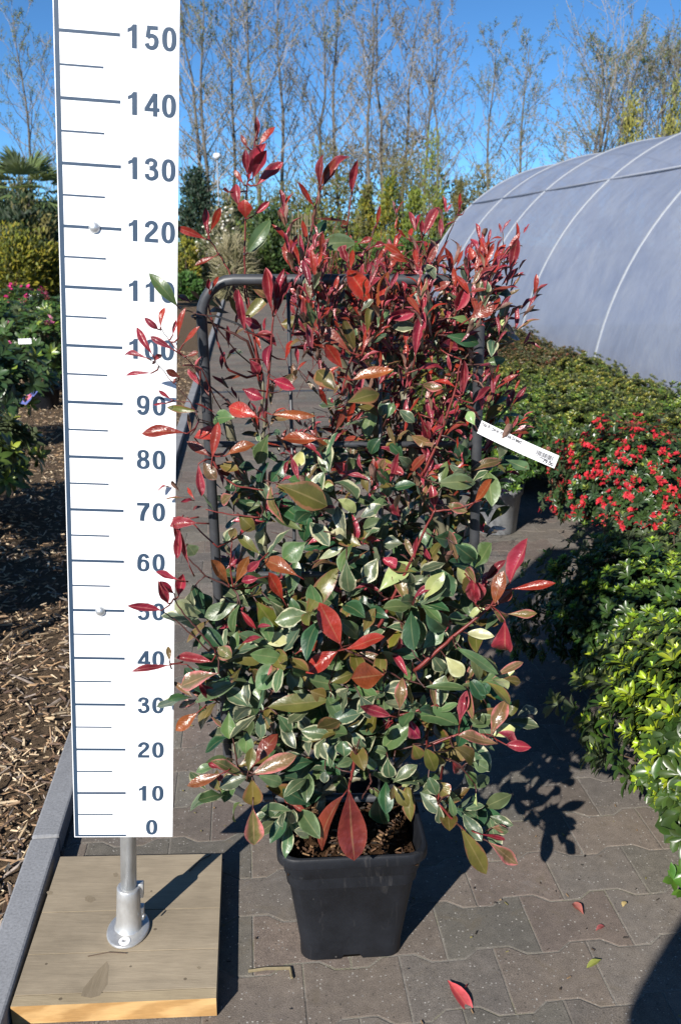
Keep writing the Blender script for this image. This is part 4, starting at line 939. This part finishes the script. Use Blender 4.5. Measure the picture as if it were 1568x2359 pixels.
for X_, S2 in ((1.95, 4.75), (2.4, 4.95), (2.8, 4.9), (2.7, 4.4), (2.5, 3.9)):
    place(fv, path_pt(X_ + .1, S2), rnd.uniform(0, 6), 'yellowish green azalea in the block between red flowers and plastic tunnel', 'yellow green azaleas in rows beside the tunnel')

# rhododendrons on the bark bed
def rhodo(loc, r, h, z0, n, tint, new, nf, label, rz=0., flower=None, nfl=0, L=.085, potr=.13, group=None):
    root = empty('potted_rhododendron', loc, rz); round_pot(root, potr, .2, M['pot'])
    lv = Leaves(); D, P = dome_pts(n, r, h, z0, .18, -.3)
    t = np.array(tint) * (1 - .3 * rng.uniform(0, 1, (len(P), 1)))
    rosettes(lv, P, D, 9, L, .33, t, 1.15, .3, fold=.2, nr_=5)
    sel = rng.uniform(0, 1, len(P)) < nf
    if sel.any(): rosettes(lv, P[sel], D[sel], 6, L * .75, .3, np.broadcast_to(np.array(new), (sel.sum(), 3)), .75, .5, nr_=5)
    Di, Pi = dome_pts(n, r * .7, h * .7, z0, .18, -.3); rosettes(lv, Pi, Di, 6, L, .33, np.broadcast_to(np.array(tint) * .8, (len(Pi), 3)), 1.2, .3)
    lv.build('foliage', M['leaf_az'], root)
    mb = MB()
    for i in range(24):
        j = rnd.randrange(len(P)); c = np.array([0, 0, .17]); mb.tube([c, c * .4 + P[j] * .6, P[j]], [.006, .004, .002], 5)
    mb.build('stems', M['twig'], root)
    if flower:
        fl = Leaves(); k = [i for i in rng.permutation(len(P)) if D[i, 2] > .2][:nfl]
        for s_ in range(5):
            q_ = P[k] + D[k] * .04 + rng.normal(0, .025, (len(k), 3)); rosettes(fl, q_, D[k] + rng.normal(0, .5, (len(k), 3)), 5, .035, .7, np.broadcast_to(np.array(flower), (len(k), 3)), .8, .2, .2, .2, 3, 3, .7, 1.4, .9)
        fl.build('flowers', M['petal'], root)
    return tag(root, label, 'rhododendron', group)
RG = (.055, .105, .028); RY = (.20, .27, .04)
rhodo((-2.72, 8.35, .02), .40, .34, .48, 95, RG, RY, .35, 'leafy rhododendron in a black pot beside the gauge with pale pink buds on top', flower=(.7, .16, .36), nfl=4, L=.10)
rhodo((-3.35, 8.9, .02), .42, .34, .52, 95, RG, RY, .35, 'rhododendron at the left edge with a bright pink flower and a white label', flower=(.62, .03, .20), nfl=4, L=.10)
p0 = rhodo((-3.15, 10.2, .02), .44, .34, .50, 95, RG, RY, .3, 'second row rhododendron with several bright pink flowers', flower=(.62, .03, .20), nfl=7, L=.10)
rhodo((-3.9, 10.6, .02), .44, .34, .50, 95, RG, RY, .3, 'second row rhododendron with pale pink buds at the left edge', flower=(.7, .22, .40), nfl=6, L=.10)
for x, y in ((-3.3, 11.6), (-4.1, 12.1), (-3.5, 13.0), (-4.6, 13.3), (-5.0, 11.7)):
    c = copy_tree(p0); c.location = (x, y, .02); c.rotation_euler = (0, 0, rnd.uniform(0, 6))
    tag(c, 'rhododendron at the back of the left bed under the golden bushes', 'rhododendron', 'rhododendrons at the back of the left bed')
rhodo((-2.50, 6.55, .02), .37, .30, .44, 85, (.042, .080, .030), RY, .5, 'yellowish rhododendron with a picture label hanging over the dark bark', L=.105)
rhodo((-1.95, 4.68, .02), .30, .22, .33, 70, (.06, .10, .02), (.24, .30, .04), .7, 'light green rhododendron cut off by the left edge above the bark', L=.10)
rhodo((-1.88, 2.95, .02), .36, .34, .48, 90, RG, RY, .3, 'rhododendron out of view left of the bark bed', L=.10)
rhodo((-2.25, 3.7, .02), .40, .36, .55, 90, RG, RY, .3, 'second rhododendron out of view left of the bark bed', L=.10)

def plant_label(loc, w, h, tilt, rz, mats, label):
    root = empty('plant_label', loc, rz); Mx = Matrix.Rotation(tilt, 4, 'X')
    mb = MB(); mb.box((-w/2, -.0006, -h/2), (w/2, .0006, h/2), M=Mx); mb.build('card', mats[0], root)
    if len(mats) > 1:
        mb = MB(); k = 14; mb.add([Mx @ Vector((w * .30 * math.cos(6.283*i/k) * (1 + .15*math.sin(i*2.2)), -.0012, -h*.05 + h * .30 * math.sin(6.283*i/k))) for i in range(k)], [tuple(range(k))]); mb.build('picture', mats[1], root)
    mb = MB(); mb.tube([(0, .004, -h * .4), (0, .01, -h * .5 - .10)], .0025, 6); mb.build('stake', M['tie'], root)
    tag(root, label, 'plant label')
plant_label(at(58, 786, 7.85), .105, .055, -.7, .35, [M['white'], M['white']], 'plain white plant label tilted among rhododendron leaves')
plant_label(at(78, 688, 12.4), .14, .12, -.2, .1, [M['white'], M['pinkprint']], 'pale plant label with pink print at the back of the left bed')
plant_label(at(66, 915, 6.35), .10, .13, -.9, -.7, [M['blueprint'], M['pinkprint']], 'blue plant label with a pink flower picture over the bark')
plant_label(at(1435, 1045, 4.1), .045, .07, -.3, -.2, [M['greenpl'], M['pinkprint']], 'small green plant label among the red azalea flowers')
plant_label(at(1370, 1020, 5.2), .03, .12, -.2, -.2, [M['white']], 'small white plant label in the yellow green azaleas')

# ------------------------------------------------------------------ litter on the paving and the base
def litter(px, py, tx, ty, w, tint, label, z=.003, bend=.5):
    B = on_ground(px, py, z); T = on_ground(tx, ty, z + .003); L = np.linalg.norm(T - B)
    lv = Leaves(); lv.add([(0, 0, 0)], T - B, np.array([rnd.uniform(-.25, .25), rnd.uniform(-.25, .1), 1]), L, w, tint, np.array(tint) * 1.3, fold=.5, bend=bend, ripple=.05)
    o = lv.build('fallen_leaf', M['leaf'], None); o.location = B + np.array([0, 0, .005])
    tag(o, label, 'leaf')
litter(1030, 2262, 1090, 2330, .028, (.36, .055, .06), 'crimson fallen leaf lying on the paving nearest the pot')
litter(1342, 2110, 1316, 2072, .019, (.42, .14, .11), 'pale red fallen leaf on the paving below the azalea sprig')
litter(1370, 2148, 1392, 2129, .012, (.36, .10, .10), 'tiny pink fallen leaf on the paving between the other two')
litter(1383, 2214, 1350, 2226, .014, (.20, .22, .05), 'yellow green fallen leaf lying across a paving joint')
litter(1440, 2080, 1432, 2088, .012, (.42, .33, .15), 'tiny round tan leaf under the azalea sprig')
def twig(pts, r, name, label, mat=None):
    P = [on_ground(x, y, z) for x, y, z in pts]; o0 = P[0]
    mb = MB(); mb.tube([p - o0 for p in P], r, 6); o = mb.build(name, mat or M['twig']); o.location = o0; tag(o, label, 'twig')
twig([(436, 2006, .048), (460, 1982, .049), (486, 1968, .048)], .0016, 'twig', 'thin bent dark twig on the wooden base behind the pole')
twig([(203, 2202, .0475), (250, 2193, .048), (292, 2195, .0475)], .0011, 'twig', 'thin straight brown twig on the front of the wooden base', M['twig'])
twig([(572, 2236, .004), (615, 2230, .006), (668, 2229, .004)], .0035, 'bark_strip', 'tan strip of bark on the paving right of the wooden base', M['bamboo'])
twig([(668, 2228, .004), (672, 2252, .005)], .003, 'bark_strip', 'short tan bark fragment on the paving in front of the black pot', M['bamboo'])
twig([(1068, 2279, .004), (1075, 2266, .006)], .001, 'leaf_stalk', 'short red stalk on the paving by the crimson fallen leaf', M['stem'])
mb = MB(); rr = random.Random(3)
for i in range(260):
    X_, S2 = rr.uniform(-.4, 1.2), rr.uniform(1.3, 3.2); p = path_pt(X_, S2, .003); a_ = rr.uniform(0, 6.28); l = rr.uniform(.003, .011)
    mb.tube([p, p + np.array([l * math.cos(a_), l * math.sin(a_), .001])], rr.uniform(.0008, .0022), 4, tint=rr.choice([(.05, .035, .025), (.20, .13, .07), (.03, .025, .02), (.14, .12, .04)]))
tag(mb.build('crumbs', M['chips'], tint=True), 'dark and tan crumbs of soil scattered over the paving', 'soil crumbs', kind='stuff')

# ------------------------------------------------------------------ polytunnel
def build_tunnel():
    Rr, Xc = 2.9, 6.2; S0, S1 = -2.5, 17.5
    root = empty('polytunnel', path_pt(Xc, 7.5), YAW)
    tag(root, 'long arched greenhouse tunnel of milky plastic film on pale hoops', 'greenhouse')
    o = 7.5; ribs = [17.47, 15.4, 13.2, 10.85, 8.45, 6.1, 3.8, 1.5, -.8]
    arc = lambda t, r: (r * math.cos(t), r * math.sin(t) * 1.02)
    mb = MB(); na = 48; ss = []
    for a, b in zip(ribs[:-1], ribs[1:]):
        ss += [a + (b - a) * k / 6 for k in range(6)]
    ss.append(ribs[-1]); vs = []
    for s_ in ss:
        f = min(abs(s_ - r_) for r_ in ribs) / 1.15
        sag = .028 * math.sin(min(1, f) * math.pi / 2)
        for k in range(na + 1):
            x, z = arc(math.pi * k / na, Rr - sag * (math.sin(math.pi * k / na))); vs.append((x, s_ - o, z - .02))
    fs = [(i*(na+1)+k, i*(na+1)+k+1, (i+1)*(na+1)+k+1, (i+1)*(na+1)+k) for i in range(len(ss) - 1) for k in range(na)]
    mb.add(vs, fs); mb.build('film_cover', M['film'], root, True)
    mb = MB(); s_ = S1 - .05 - o; mb.add([(*[arc(math.pi * k / na, Rr - .03)[0]], s_, arc(math.pi * k / na, Rr - .03)[1] - .02) for k in range(na + 1)], [tuple(range(na + 1))]); mb.build('end_wall', M['film'], root)
    for s_ in ribs:
        mb = MB(); mb.tube([(arc(t, Rr - .012)[0], s_ - o, arc(t, Rr - .012)[1] - .02) for t in np.linspace(0, math.pi, 50)], .026, 8); mb.build('hoop', M['rib'], root, True)
    for t in (R(131), R(49)):
        mb = MB(); x, z = arc(t, Rr - .002); mb.tube([(x, S1 - o, z - .02), (x, ribs[-1] - o, z - .02)], .015, 8); mb.build('purlin', M['purlin'], root, True)
build_tunnel()

# ------------------------------------------------------------------ distant shrubs
def shrub(name, px, ptop, wpx, Y, shape, tints, n, label, cat='shrub', pbase=None, leaf=(.12, .05), fl=None, nfl=0, pot=False, group=None, clump=.22, depth=None):
    n = int(n * 1.9); leaf = (leaf[0] * 1.2, leaf[1] * 1.3)
    base = at(px, ptop, Y); H = base[2]; w = wpx * mpp(Y, H * .5) * .5
    root = empty(name, (base[0], Y, 0)); tag(root, label, cat, group)
    nc = max(10, n // 26); d = nrmz(rng.normal(0, 1, (nc, 3)))
    if shape == 'cone':
        z = rng.uniform(.03, 1, nc) ** 1.15; a = rng.uniform(0, 6.28, nc); rad = w * (1 - z) ** .62 * rng.uniform(.55, 1, nc)
        C = np.stack([rad * np.cos(a), rad * np.sin(a), z * H * .97], -1)
    elif shape == 'hedge':
        C = np.stack([rng.uniform(-w, w, nc), rng.uniform(-.5, .5, nc), rng.uniform(.05, 1, nc) ** .7 * H * (.86 + .14 * np.sin(np.arange(nc)))], -1)
    else:
        rr_ = rng.uniform(.55, 1, (nc, 1)); C = d * rr_ * np.array([w, w * .9, H * .52]) + np.array([0, 0, H * .5]); C[:, 2] = np.clip(C[:, 2], .05, None)
    k = max(4, n // nc); P = np.repeat(C, k, 0) + rng.normal(0, 1, (nc * k, 3)) * np.array([clump, clump, clump * 1.2]) * min(1.0, w) * .8
    P[:, 2] = np.clip(P[:, 2], .03, H * 1.03)
    T = np.array(tints); ti = np.repeat(T[rng.integers(0, len(T), nc)], k, 0) * rng.uniform(.7, 1.3, (nc * k, 1))
    lv = Leaves(); D = nrmz(P - np.array([0, 0, H * .35])) + rng.normal(0, .6, P.shape) + np.array([0, 0, .35])
    lv.add(P, D, rng.normal(0, .5, P.shape) + np.array([-.3, -.6, .7]), leaf[0] * rng.uniform(.7, 1.3, len(P)), leaf[1] * rng.uniform(.7, 1.3, len(P)), ti, fold=.3, bend=.4, nr_=2, nc=3, peak=1.1)
    lv.build('foliage', M['leaf_bg'], root)
    mb = MB()
    for i in range(9):
        c = C[rnd.randrange(nc)]; mb.tube([(rnd.uniform(-.1, .1), 0, 0), c * np.array([.5, .5, .5]), c], [.03, .02, .008], 5)
    mb.build('stems', M['twig'], root)
    if fl:
        f = Leaves(); i = rng.integers(0, len(P), nfl); Q = P[i] + np.array([-.05, -.12, .04])
        rosettes(f, Q, np.broadcast_to(np.array([-.2, -.6, .7]), Q.shape), 5, .06, .7, np.broadcast_to(np.array(fl), Q.shape), .9, .2, .1, .2, 2, 3)
        f.build('flowers', M['petal'], root)
    if pot:
        mb = MB(); mb.lathe([(.28, 0), (.36, .42), (.38, .44), (.35, .44)], 20); mb.build('pot', M['pot'], root, True)
    return root
YEL = [(.185, .185, .018), (.13, .15, .018), (.24, .205, .022), (.08, .10, .016)]
YGR = [(.12, .16, .02), (.075, .115, .02), (.17, .20, .03)]
GRN = [(.045, .085, .02), (.03, .06, .018), (.07, .11, .025)]
DGR = [(.022, .045, .020), (.03, .055, .025), (.015, .03, .014)]
OLV = [(.13, .12, .04), (.10, .105, .035), (.16, .14, .05)]
shrub('golden_bush', 20, 528, 150, 16.5, 'round', YEL, 2600, 'golden yellow bush at the left edge above the rhododendrons', leaf=(.08, .035))
shrub('golden_bush', 112, 572, 120, 17.2, 'round', YEL, 2400, 'golden yellow bush touching the left side of the white gauge', leaf=(.08, .035))
shrub('tall_evergreen', 28, 405, 130, 24, 'round', DGR + OLV[:2], 2200, 'tall dark evergreen behind the palm at the left edge', 'tree')
shrub('dark_evergreen', 5, 455, 120, 21, 'round', DGR, 1800, 'dark evergreen shrub below the palm at the left edge')
shrub('dark_evergreen', 62, 468, 120, 18.3, 'round', DGR + OLV[:1], 1800, 'dark evergreen shrub hiding the trunk of the palm')
shrub('dark_evergreen', 118, 470, 90, 22.5, 'round', DGR + GRN[:1], 1700, 'dark evergreen shrub between palm and white gauge')
shrub('tall_evergreen', 452, 398, 118, 31, 'cone', [(.020, .045, .026), (.03, .06, .034), (.014, .03, .018)], 3000, 'tall dark bluish evergreen right of the gauge', 'tree')
shrub('golden_shrub', 428, 545, 60, 26.3, 'round', YEL, 900, 'yellow leaved shrub just right of the gauge', leaf=(.10, .04))
shrub('green_shrub', 432, 635, 56, 25.4, 'round', [(.04, .10, .02), (.06, .14, .03)], 700, 'low bright green shrub at the end of the kerb')
shrub('white_flowering_shrub', 512, 490, 105, 27.2, 'round', [(.17, .16, .09), (.13, .13, .08), (.10, .12, .05)], 1500, 'shrub full of white blossom behind the top of the trellis', fl=(.75, .74, .68), nfl=260)
shrub('ornamental_grass', 536, 560, 64, 25.8, 'round', [(.30, .27, .17), (.22, .21, .12)], 800, 'straw coloured grass in a dark pot at the end of the path', 'grass', leaf=(.4, .018), pot=True, clump=.15)
shrub('green_shrub', 622, 478, 96, 27, 'round', GRN, 2200, 'dense mid green shrub left of the bamboo panel')
shrub('dark_evergreen', 690, 590, 100, 27.5, 'round', GRN + DGR, 1500, 'dark shrub behind the middle of the trellis top')
shrub('green_shrub', 770, 560, 110, 28, 'round', GRN + YGR[:1], 1500, 'green shrub right of the bamboo panel')
shrub('golden_conifer', 846, 430, 92, 29.2, 'cone', OLV + YEL, 2100, 'bronze yellow conifer, leftmost of the golden conifers', 'conifer', leaf=(.11, .035), clump=.16)
shrub('golden_conifer', 900, 408, 96, 28.6, 'cone', YGR + YEL, 2300, 'golden green conifer with the tallest tip', 'conifer', leaf=(.11, .035), clump=.16)
shrub('golden_conifer', 955, 440, 86, 28.2, 'cone', YGR, 2100, 'light green conifer in the middle of the golden conifers', 'conifer', leaf=(.11, .035), clump=.16)
shrub('golden_conifer', 1012, 462, 76, 27.9, 'cone', YEL + YGR, 1800, 'yellow conifer beside the end of the plastic tunnel', 'conifer', leaf=(.11, .035), clump=.16)
shrub('golden_conifer', 1058, 415, 70, 31, 'cone', OLV, 1600, 'olive conifer peeping over the end of the plastic tunnel', 'conifer', leaf=(.11, .035), clump=.16)
shrub('green_shrub', 888, 560, 130, 26.6, 'hedge', [(.06, .12, .02), (.04, .085, .02), (.10, .16, .03)], 2300, 'bright green low hedge below the golden conifers', 'hedge')
shrub('green_shrub', 985, 560, 110, 26.9, 'hedge', GRN, 1500, 'darker green low hedge by the foot of the tunnel', 'hedge')
shrub('willow_bush', 745, 338, 190, 36, 'round', OLV + YGR[:1], 1500, 'loose olive bush in front of the bare trees', clump=.3, leaf=(.16, .03))
shrub('willow_bush', 1000, 300, 80, 35, 'cone', [(.20, .24, .03), (.15, .18, .04)], 800, 'upright lime green bush in front of the bare trees', clump=.3, leaf=(.16, .03))
shrub('willow_bush', 930, 345, 130, 36.5, 'round', OLV, 1200, 'olive bush behind the golden conifers', clump=.3, leaf=(.16, .03))
shrub('willow_bush', 600, 400, 150, 36, 'round', OLV + GRN[:1], 1000, 'thin olive bush behind the red shoot', clump=.3, leaf=(.16, .03))
shrub('willow_bush', 1455, 215, 90, 33, 'cone', [(.24, .23, .05), (.18, .19, .05)], 900, 'yellowish bush over the ridge of the tunnel', clump=.3, leaf=(.16, .04))
shrub('willow_bush', 1562, 175, 80, 33, 'cone', [(.24, .23, .05), (.18, .19, .05)], 900, 'yellowish bush at the upper right corner over the tunnel', clump=.3, leaf=(.16, .04))
shrub('willow_bush', 1110, 395, 110, 38, 'round', OLV, 800, 'olive bush between the plastic tunnel and two slim trees', clump=.3, leaf=(.16, .03))

for px, pt, w_, Y_, tt, lab in ((470, 560, 120, 29.5, GRN, 'green shrub filling in behind the white blossom'), (570, 520, 110, 30, GRN + YGR, 'light green shrub behind the straw coloured grass'),
        (670, 500, 120, 31, OLV + GRN, 'olive shrub behind the bamboo screen'), (735, 470, 110, 32, OLV + YGR, 'yellowish olive shrub right of the bamboo screen'), (800, 500, 110, 31, GRN + OLV, 'green shrub left of the bronze conifer'),
        (545, 455, 130, 33, GRN + OLV, 'tall loose green shrub between lamp post and red shoot'), (1030, 530, 90, 30, GRN, 'green shrub in the gap before the tunnel end')):
    shrub('green_shrub', px, pt, w_, Y_, 'round', tt, 1300, lab)
def far_hedge():
    n = 26000; x = rng.uniform(-32, 32, n); h = 3.0 + 2.9 * np.exp(-((x - 3.0) / 5.5) ** 2) + .7 * np.sin(x * .75) + .5 * np.sin(x * 1.9 + 1); z = h * rng.uniform(.02, 1, n) ** .8
    y = 47 + rng.uniform(-1.2, 1.2, n); P = np.stack([x, y, z], -1); T = np.array(OLV + GRN + DGR); ti = T[((x * 1.3 + rng.normal(0, .6, n)).astype(int)) % len(T)] * rng.uniform(.7, 1.2, (n, 1))
    lv = Leaves(); lv.add(P, rng.normal(0, 1, (n, 3)) + np.array([0, 0, .8]), rng.normal(0, .5, (n, 3)) + np.array([0, -.8, .5]), rng.uniform(.18, .42, n), rng.uniform(.05, .13, n), ti, nr_=2, nc=3)
    tag(lv.build('far_thicket', M['leaf_bg']), 'olive and green thicket under the bare trees at the horizon', 'thicket', kind='stuff')
far_hedge()

# palm at the left
def palm():
    Y = 19.5; b = at(62, 452, Y); root = empty('palm_tree', (b[0], Y, 0)); tag(root, 'fan palm rising over the golden bushes at the left edge', 'palm')
    mb = MB(); mb.tube([(0, 0, 0), (.05, 0, b[2] * .6), (0, 0, b[2])], [.11, .10, .09], 10); mb.build('trunk', M['bark'], root, True)
    lv = Leaves()
    for i in range(26):
        a = i * 2.4; el = rnd.uniform(-.3, 1.35); d = np.array([math.cos(a) * math.cos(el), math.sin(a) * math.cos(el), math.sin(el)]); c = np.array([0, 0, b[2]]) + d * .55
        s_ = nrmz(np.cross(d, np.array([0, 0, 1.]))); n_ = np.cross(s_, d)
        for k in range(18):
            t = (k / 17 - .5) * 2.6; dd = d * math.cos(t) + s_ * math.sin(t) - n_ * 0
            lv.add([c], dd, n_ + rng.normal(0, .35, 3), .5, .045, np.array((.11, .155, .06)) * rnd.uniform(.7, 1.4), fold=.3, bend=.5, nr_=3, nc=3)
    lv.build('fronds', M['leaf_bg'], root)
palm()

# lamp post and bamboo panel
def lamp():
    Y = 34; t = at(500, 352, Y); root = empty('street_lamp', (t[0], Y, 0)); tag(root, 'slim pale lamp post with a white domed head behind the red shoot', 'street lamp')
    mb = MB(); mb.tube([(0, 0, 0), (0, 0, t[2] - .25)], [.036, .026], 10); mb.build('post', M['rib'], root, True)
    mb = MB(); mb.lathe([(.05, -.28), (.10, -.22), (.16, -.17), (.165, -.12), (.14, -.05), (.08, -.01), (.001, 0)], 20, M=Matrix.Translation((0, 0, t[2])) @ Matrix.Scale(.85, 4)); mb.build('lamp_head', M['white'], root, True)
lamp()
def panel():
    Y = 28.6; a, b = at(668, 492, Y), at(716, 545, Y); root = empty('bamboo_panel', ((a[0] + b[0]) / 2, Y, 0)); tag(root, 'straw coloured bamboo screen standing among the far shrubs', 'screen')
    w = (b[0] - a[0]) / 2; mb = MB()
    for k in range(8): x = -w + 2 * w * k / 7; mb.tube([(x, 0, 0), (x + rnd.uniform(-.02, .02), 0, a[2] + rnd.uniform(-.2, .15))], .022, 6)
    mb.build('canes', M['bamboo'], root); mb = MB()
    for z in (.3, .6, .85): mb.tube([(-w, -.03, a[2] * z), (w, -.03, a[2] * z)], .02, 6)
    mb.build('cross_canes', M['bamboo'], root)
panel()

# ------------------------------------------------------------------ bare trees
def tree_mesh(seed, H, spread, nl, low, buds, bt, asc=.75, multi=1, round_=False):
    r = random.Random(seed); tr = MB(); tw = MB(); lv = Leaves(); ends = []
    def vec(*a): return np.array(a, float)
    def branch(p, d, L, rad, lvl):
        k = 4 if lvl < 2 else 3; pts = [p]; dd = d.copy()
        for i in range(k):
            dd = nrmz(dd + vec(r.gauss(0, .14), r.gauss(0, .14), r.gauss(.08, .08))); pts.append(pts[-1] + dd * L / k)
        (tr if lvl == 0 else tw).tube(pts, list(np.linspace(rad, max(.0065, rad * .35), k + 1)), 5 if lvl == 0 else 3, cap=False)
        if lvl >= 3: ends.extend(pts[1:]); return
        nch = {0: 5, 1: 5, 2: 3}[lvl]
        for j in range(nch):
            t = r.uniform(.2, 1.0); i = min(k - 1, int(t * k)); q = pts[i] + (pts[i+1] - pts[i]) * (t * k - i)
            a = r.uniform(0, 6.28); x = nrmz(np.cross(dd, vec(r.gauss(0, 1), r.gauss(0, 1), .3))); n = nrmz(dd * r.uniform(.6, 1.0) + x * r.uniform(.45, .9) + vec(0, 0, .25))
            branch(q, n, L * r.uniform(.32, .55), max(.011, rad * .42), lvl + 1)
    for m in range(multi):
        o = vec(r.uniform(-.5, .5), r.uniform(-.5, .5), 0) if multi > 1 else vec(0, 0, 0)
        n = 10; pts = [o]; lean = vec(r.gauss(0, .03), r.gauss(0, .03), 1) + (o * .16 if multi > 1 else 0)
        HH = H * (r.uniform(.82, 1) if multi > 1 else 1)
        for i in range(n): pts.append(pts[-1] + (lean + vec(r.gauss(0, .06), r.gauss(0, .06), 0)) * HH / n)
        R0 = .0075 * H + .02; tr.tube(pts, list(np.linspace(R0, .015, n + 1)), 8, cap=False)
        for j in range(nl):
            t = low + (1 - low) * (j + r.random()) / nl; t = min(t, .985); i = min(n - 1, int(t * n)); q = pts[i] + (pts[i+1] - pts[i]) * (t * n - i)
            a = j * 2.4 + r.uniform(-.4, .4); f = (1 - t) / (1 - low)
            prof = math.sqrt(max(.03, 1 - (2 * (t - low) / (1 - low) - .9) ** 2)) if round_ else (f ** .6 * .75 + .30)
            L = spread * prof * r.uniform(.7, 1.15)
            d = nrmz(vec(math.cos(a), math.sin(a), asc + .5 * r.random() + .6 * t)); branch(q, d, L, max(.012, R0 * .38 * (1 - t * .7)), 1)
    E = np.array(ends); k = rng.integers(0, len(E), buds); Q = E[k] + rng.normal(0, .05, (buds, 3))
    T = np.array(bt); lv.add(Q, rng.normal(0, 1, (buds, 3)) + np.array([0, 0, .4]), rng.normal(0, .5, (buds, 3)) + np.array([-.2, -.7, .5]), rng.uniform(.05, .10, buds), rng.uniform(.03, .05, buds), T[rng.integers(0, len(T), buds)] * rng.uniform(.7, 1.3, (buds, 1)), nr_=2, nc=3)
    return tr, tw, lv
BUD1 = [(.15, .15, .045), (.18, .13, .07), (.13, .10, .06)]; BUD2 = [(.12, .16, .035), (.16, .18, .05), (.09, .12, .03)]
PROT = []
def tree_proto(*a, **k):
    tr, tw, lv = tree_mesh(*a, **k); root = empty('bare_tree', (0, 0, 0)); tr.build('trunk', M['bark'], root); tw.build('twigs', M['twigs'], root); lv.build('buds', M['leaf_bg'], root); root['h'] = a[1]; PROT.append(root); return root
T0 = tree_proto(1, 11.5, 3.3, 22, .18, 1500, BUD1, .6)
T1 = tree_proto(2, 11.5, 3.2, 23, .25, 1200, BUD1, .55)
T2 = tree_proto(3, 11.5, 3.5, 22, .14, 3600, BUD2, .5)
T3 = tree_proto(4, 10.0, 3.8, 12, .14, 7500, BUD2, .5, 4, True)
usedt = set()
def tree(p, px, ptop, Y, label, rz=0., wide=1.0):
    t = at(px, ptop, Y); o = p if p.name not in usedt else copy_tree(p); usedt.add(p.name)
    k = t[2] / p['h']; o.location = (t[0], Y, 0); o.scale = (k * wide, k * wide, k); o.rotation_euler = (0, 0, rz)
    tag(o, label, 'tree', 'bare trees along the horizon')
tree(T2, 34, 40, 41, 'budding tree at the left edge, taller than the palm below it', .3)
tree(T1, 100, 95, 44, 'slim bare tree touching the left side of the white gauge', 1.2, 1.05)
tree(T0, 448, -35, 41, 'slim bare tree right beside the right edge of the gauge', 2.2, 1.1)
tree(T2, 468, -30, 40, 'greenish budding tree just right of the gauge', 3.1, 1.1)
tree(T2, 515, -20, 42, 'greenish budding tree above the white lamp post', 4.4, 1.05)
tree(T1, 590, -45, 40, 'bare tree behind the tallest red shoot', 5.2, 1.1)
tree(T0, 642, -25, 43, 'thin bare tree right of the tallest red shoot', .7, 1.05)
tree(T1, 724, 25, 42, 'bare tree above the second red shoot', 1.9, 1.1)
tree(T2, 784, -20, 44, 'greenish bare tree in the middle of the row', 2.7, 1.05)
tree(T0, 852, 5, 41, 'bare brown tree over the bronze conifer', 3.9, 1.1)
tree(T1, 894, 8, 42, 'bare tree over the tallest golden conifer', 4.9, 1.0)
tree(T0, 934, 10, 43, 'bare tree right of the middle of the picture', 5.9, 1.1)
tree(T1, 968, 45, 41, 'bare tree next to the lowest tree of the row', .2, 1.05)
tree(T0, 1018, 105, 40, 'lowest bare tree at the right end of the row', 1.4, 1.1)
tree(T2, 1148, 112, 41, 'left of the two slim budding trees over the tunnel end', 2.4, 1.1)
tree(T2, 1208, 105, 43, 'right of the two slim budding trees over the tunnel end', 3.6, 1.05)
tree(T3, 1385, 60, 42, 'broad round crowned budding tree behind the tunnel', 1.0, 1.0)
tree(T3, 1490, 70, 43, 'second broad budding tree behind the tunnel, toward the right edge', 2.6, 1.1)
tree(T3, 1572, 78, 44, 'broad budding tree cut off by the upper right edge', 4.0, 1.05)

# ------------------------------------------------------------------ the photographer, whose shadow falls at the lower right
def photographer():
    root = empty('person', (0, -.25, 0)); tag(root, 'photographer in dark clothes behind the camera, seen only as a rounded shadow', 'person')
    V = []; E = []; Rr = []
    def chain(pts, rad, start=None):
        k = start
        for p, r in zip(pts, rad):
            V.append((p[0], p[1] + .25, p[2])); Rr.append(r); i = len(V) - 1
            if k is not None: E.append((k, i))
            k = i
        return k
    pel = chain([(0, -.30, .90)], [.14]); ch = chain([(0, -.30, 1.05), (0, -.28, 1.22)], [.13, .15], pel); nk = chain([(0, -.25, 1.36), (0, -.22, 1.42)], [.06, .052], ch)
    chain([(0, -.20, 1.47), (0, -.19, 1.55)], [.078, .085], nk)
    for s in (-1, 1):
        chain([(s * .10, -.30, .82), (s * .11, -.28, .48), (s * .115, -.31, .09), (s * .125, -.18, .035)], [.095, .062, .045, .035], pel)
        w = chain([(s * .19, -.25, 1.285), (s * .285, -.17, 1.10), (s * .12, -.06, 1.36), (s * .095, -.055, 1.40)], [.075, .052, .034, .026], ch)
        for f in range(4): chain([(s * (.080 - .004 * f), -.045 + .002 * f, 1.455 - .018 * f), (s * .055, -.028, 1.462 - .018 * f), (s * .035, -.036, 1.46 - .018 * f)], [.0095, .0085, .0075], w)
        chain([(s * .085, -.085, 1.40), (s * .06, -.10, 1.415)], [.011, .009], w)
    me = bpy.data.meshes.new('body'); me.from_pydata(V, E, []); o = link_mesh('body', me, m_plain('dark_clothing', (.03, .032, .04), .8), root)
    sk = o.modifiers.new('skin', 'SKIN'); sv = me.skin_vertices[0].data
    for i, r in enumerate(Rr): sv[i].radius = (r, r)
    sv[0].use_root = True; o.modifiers.new('sub', 'SUBSURF').levels = 2
    t = empty('hand_camera', (0, -.07, 1.44)); tag(t, 'compact black camera held at the photographer face', 'camera')
    mb = MB(); mb.box((-.06, -.025, -.035), (.06, .015, .035)); mb.build('camera_body', M['pot'], t, bevel=.006)
photographer()
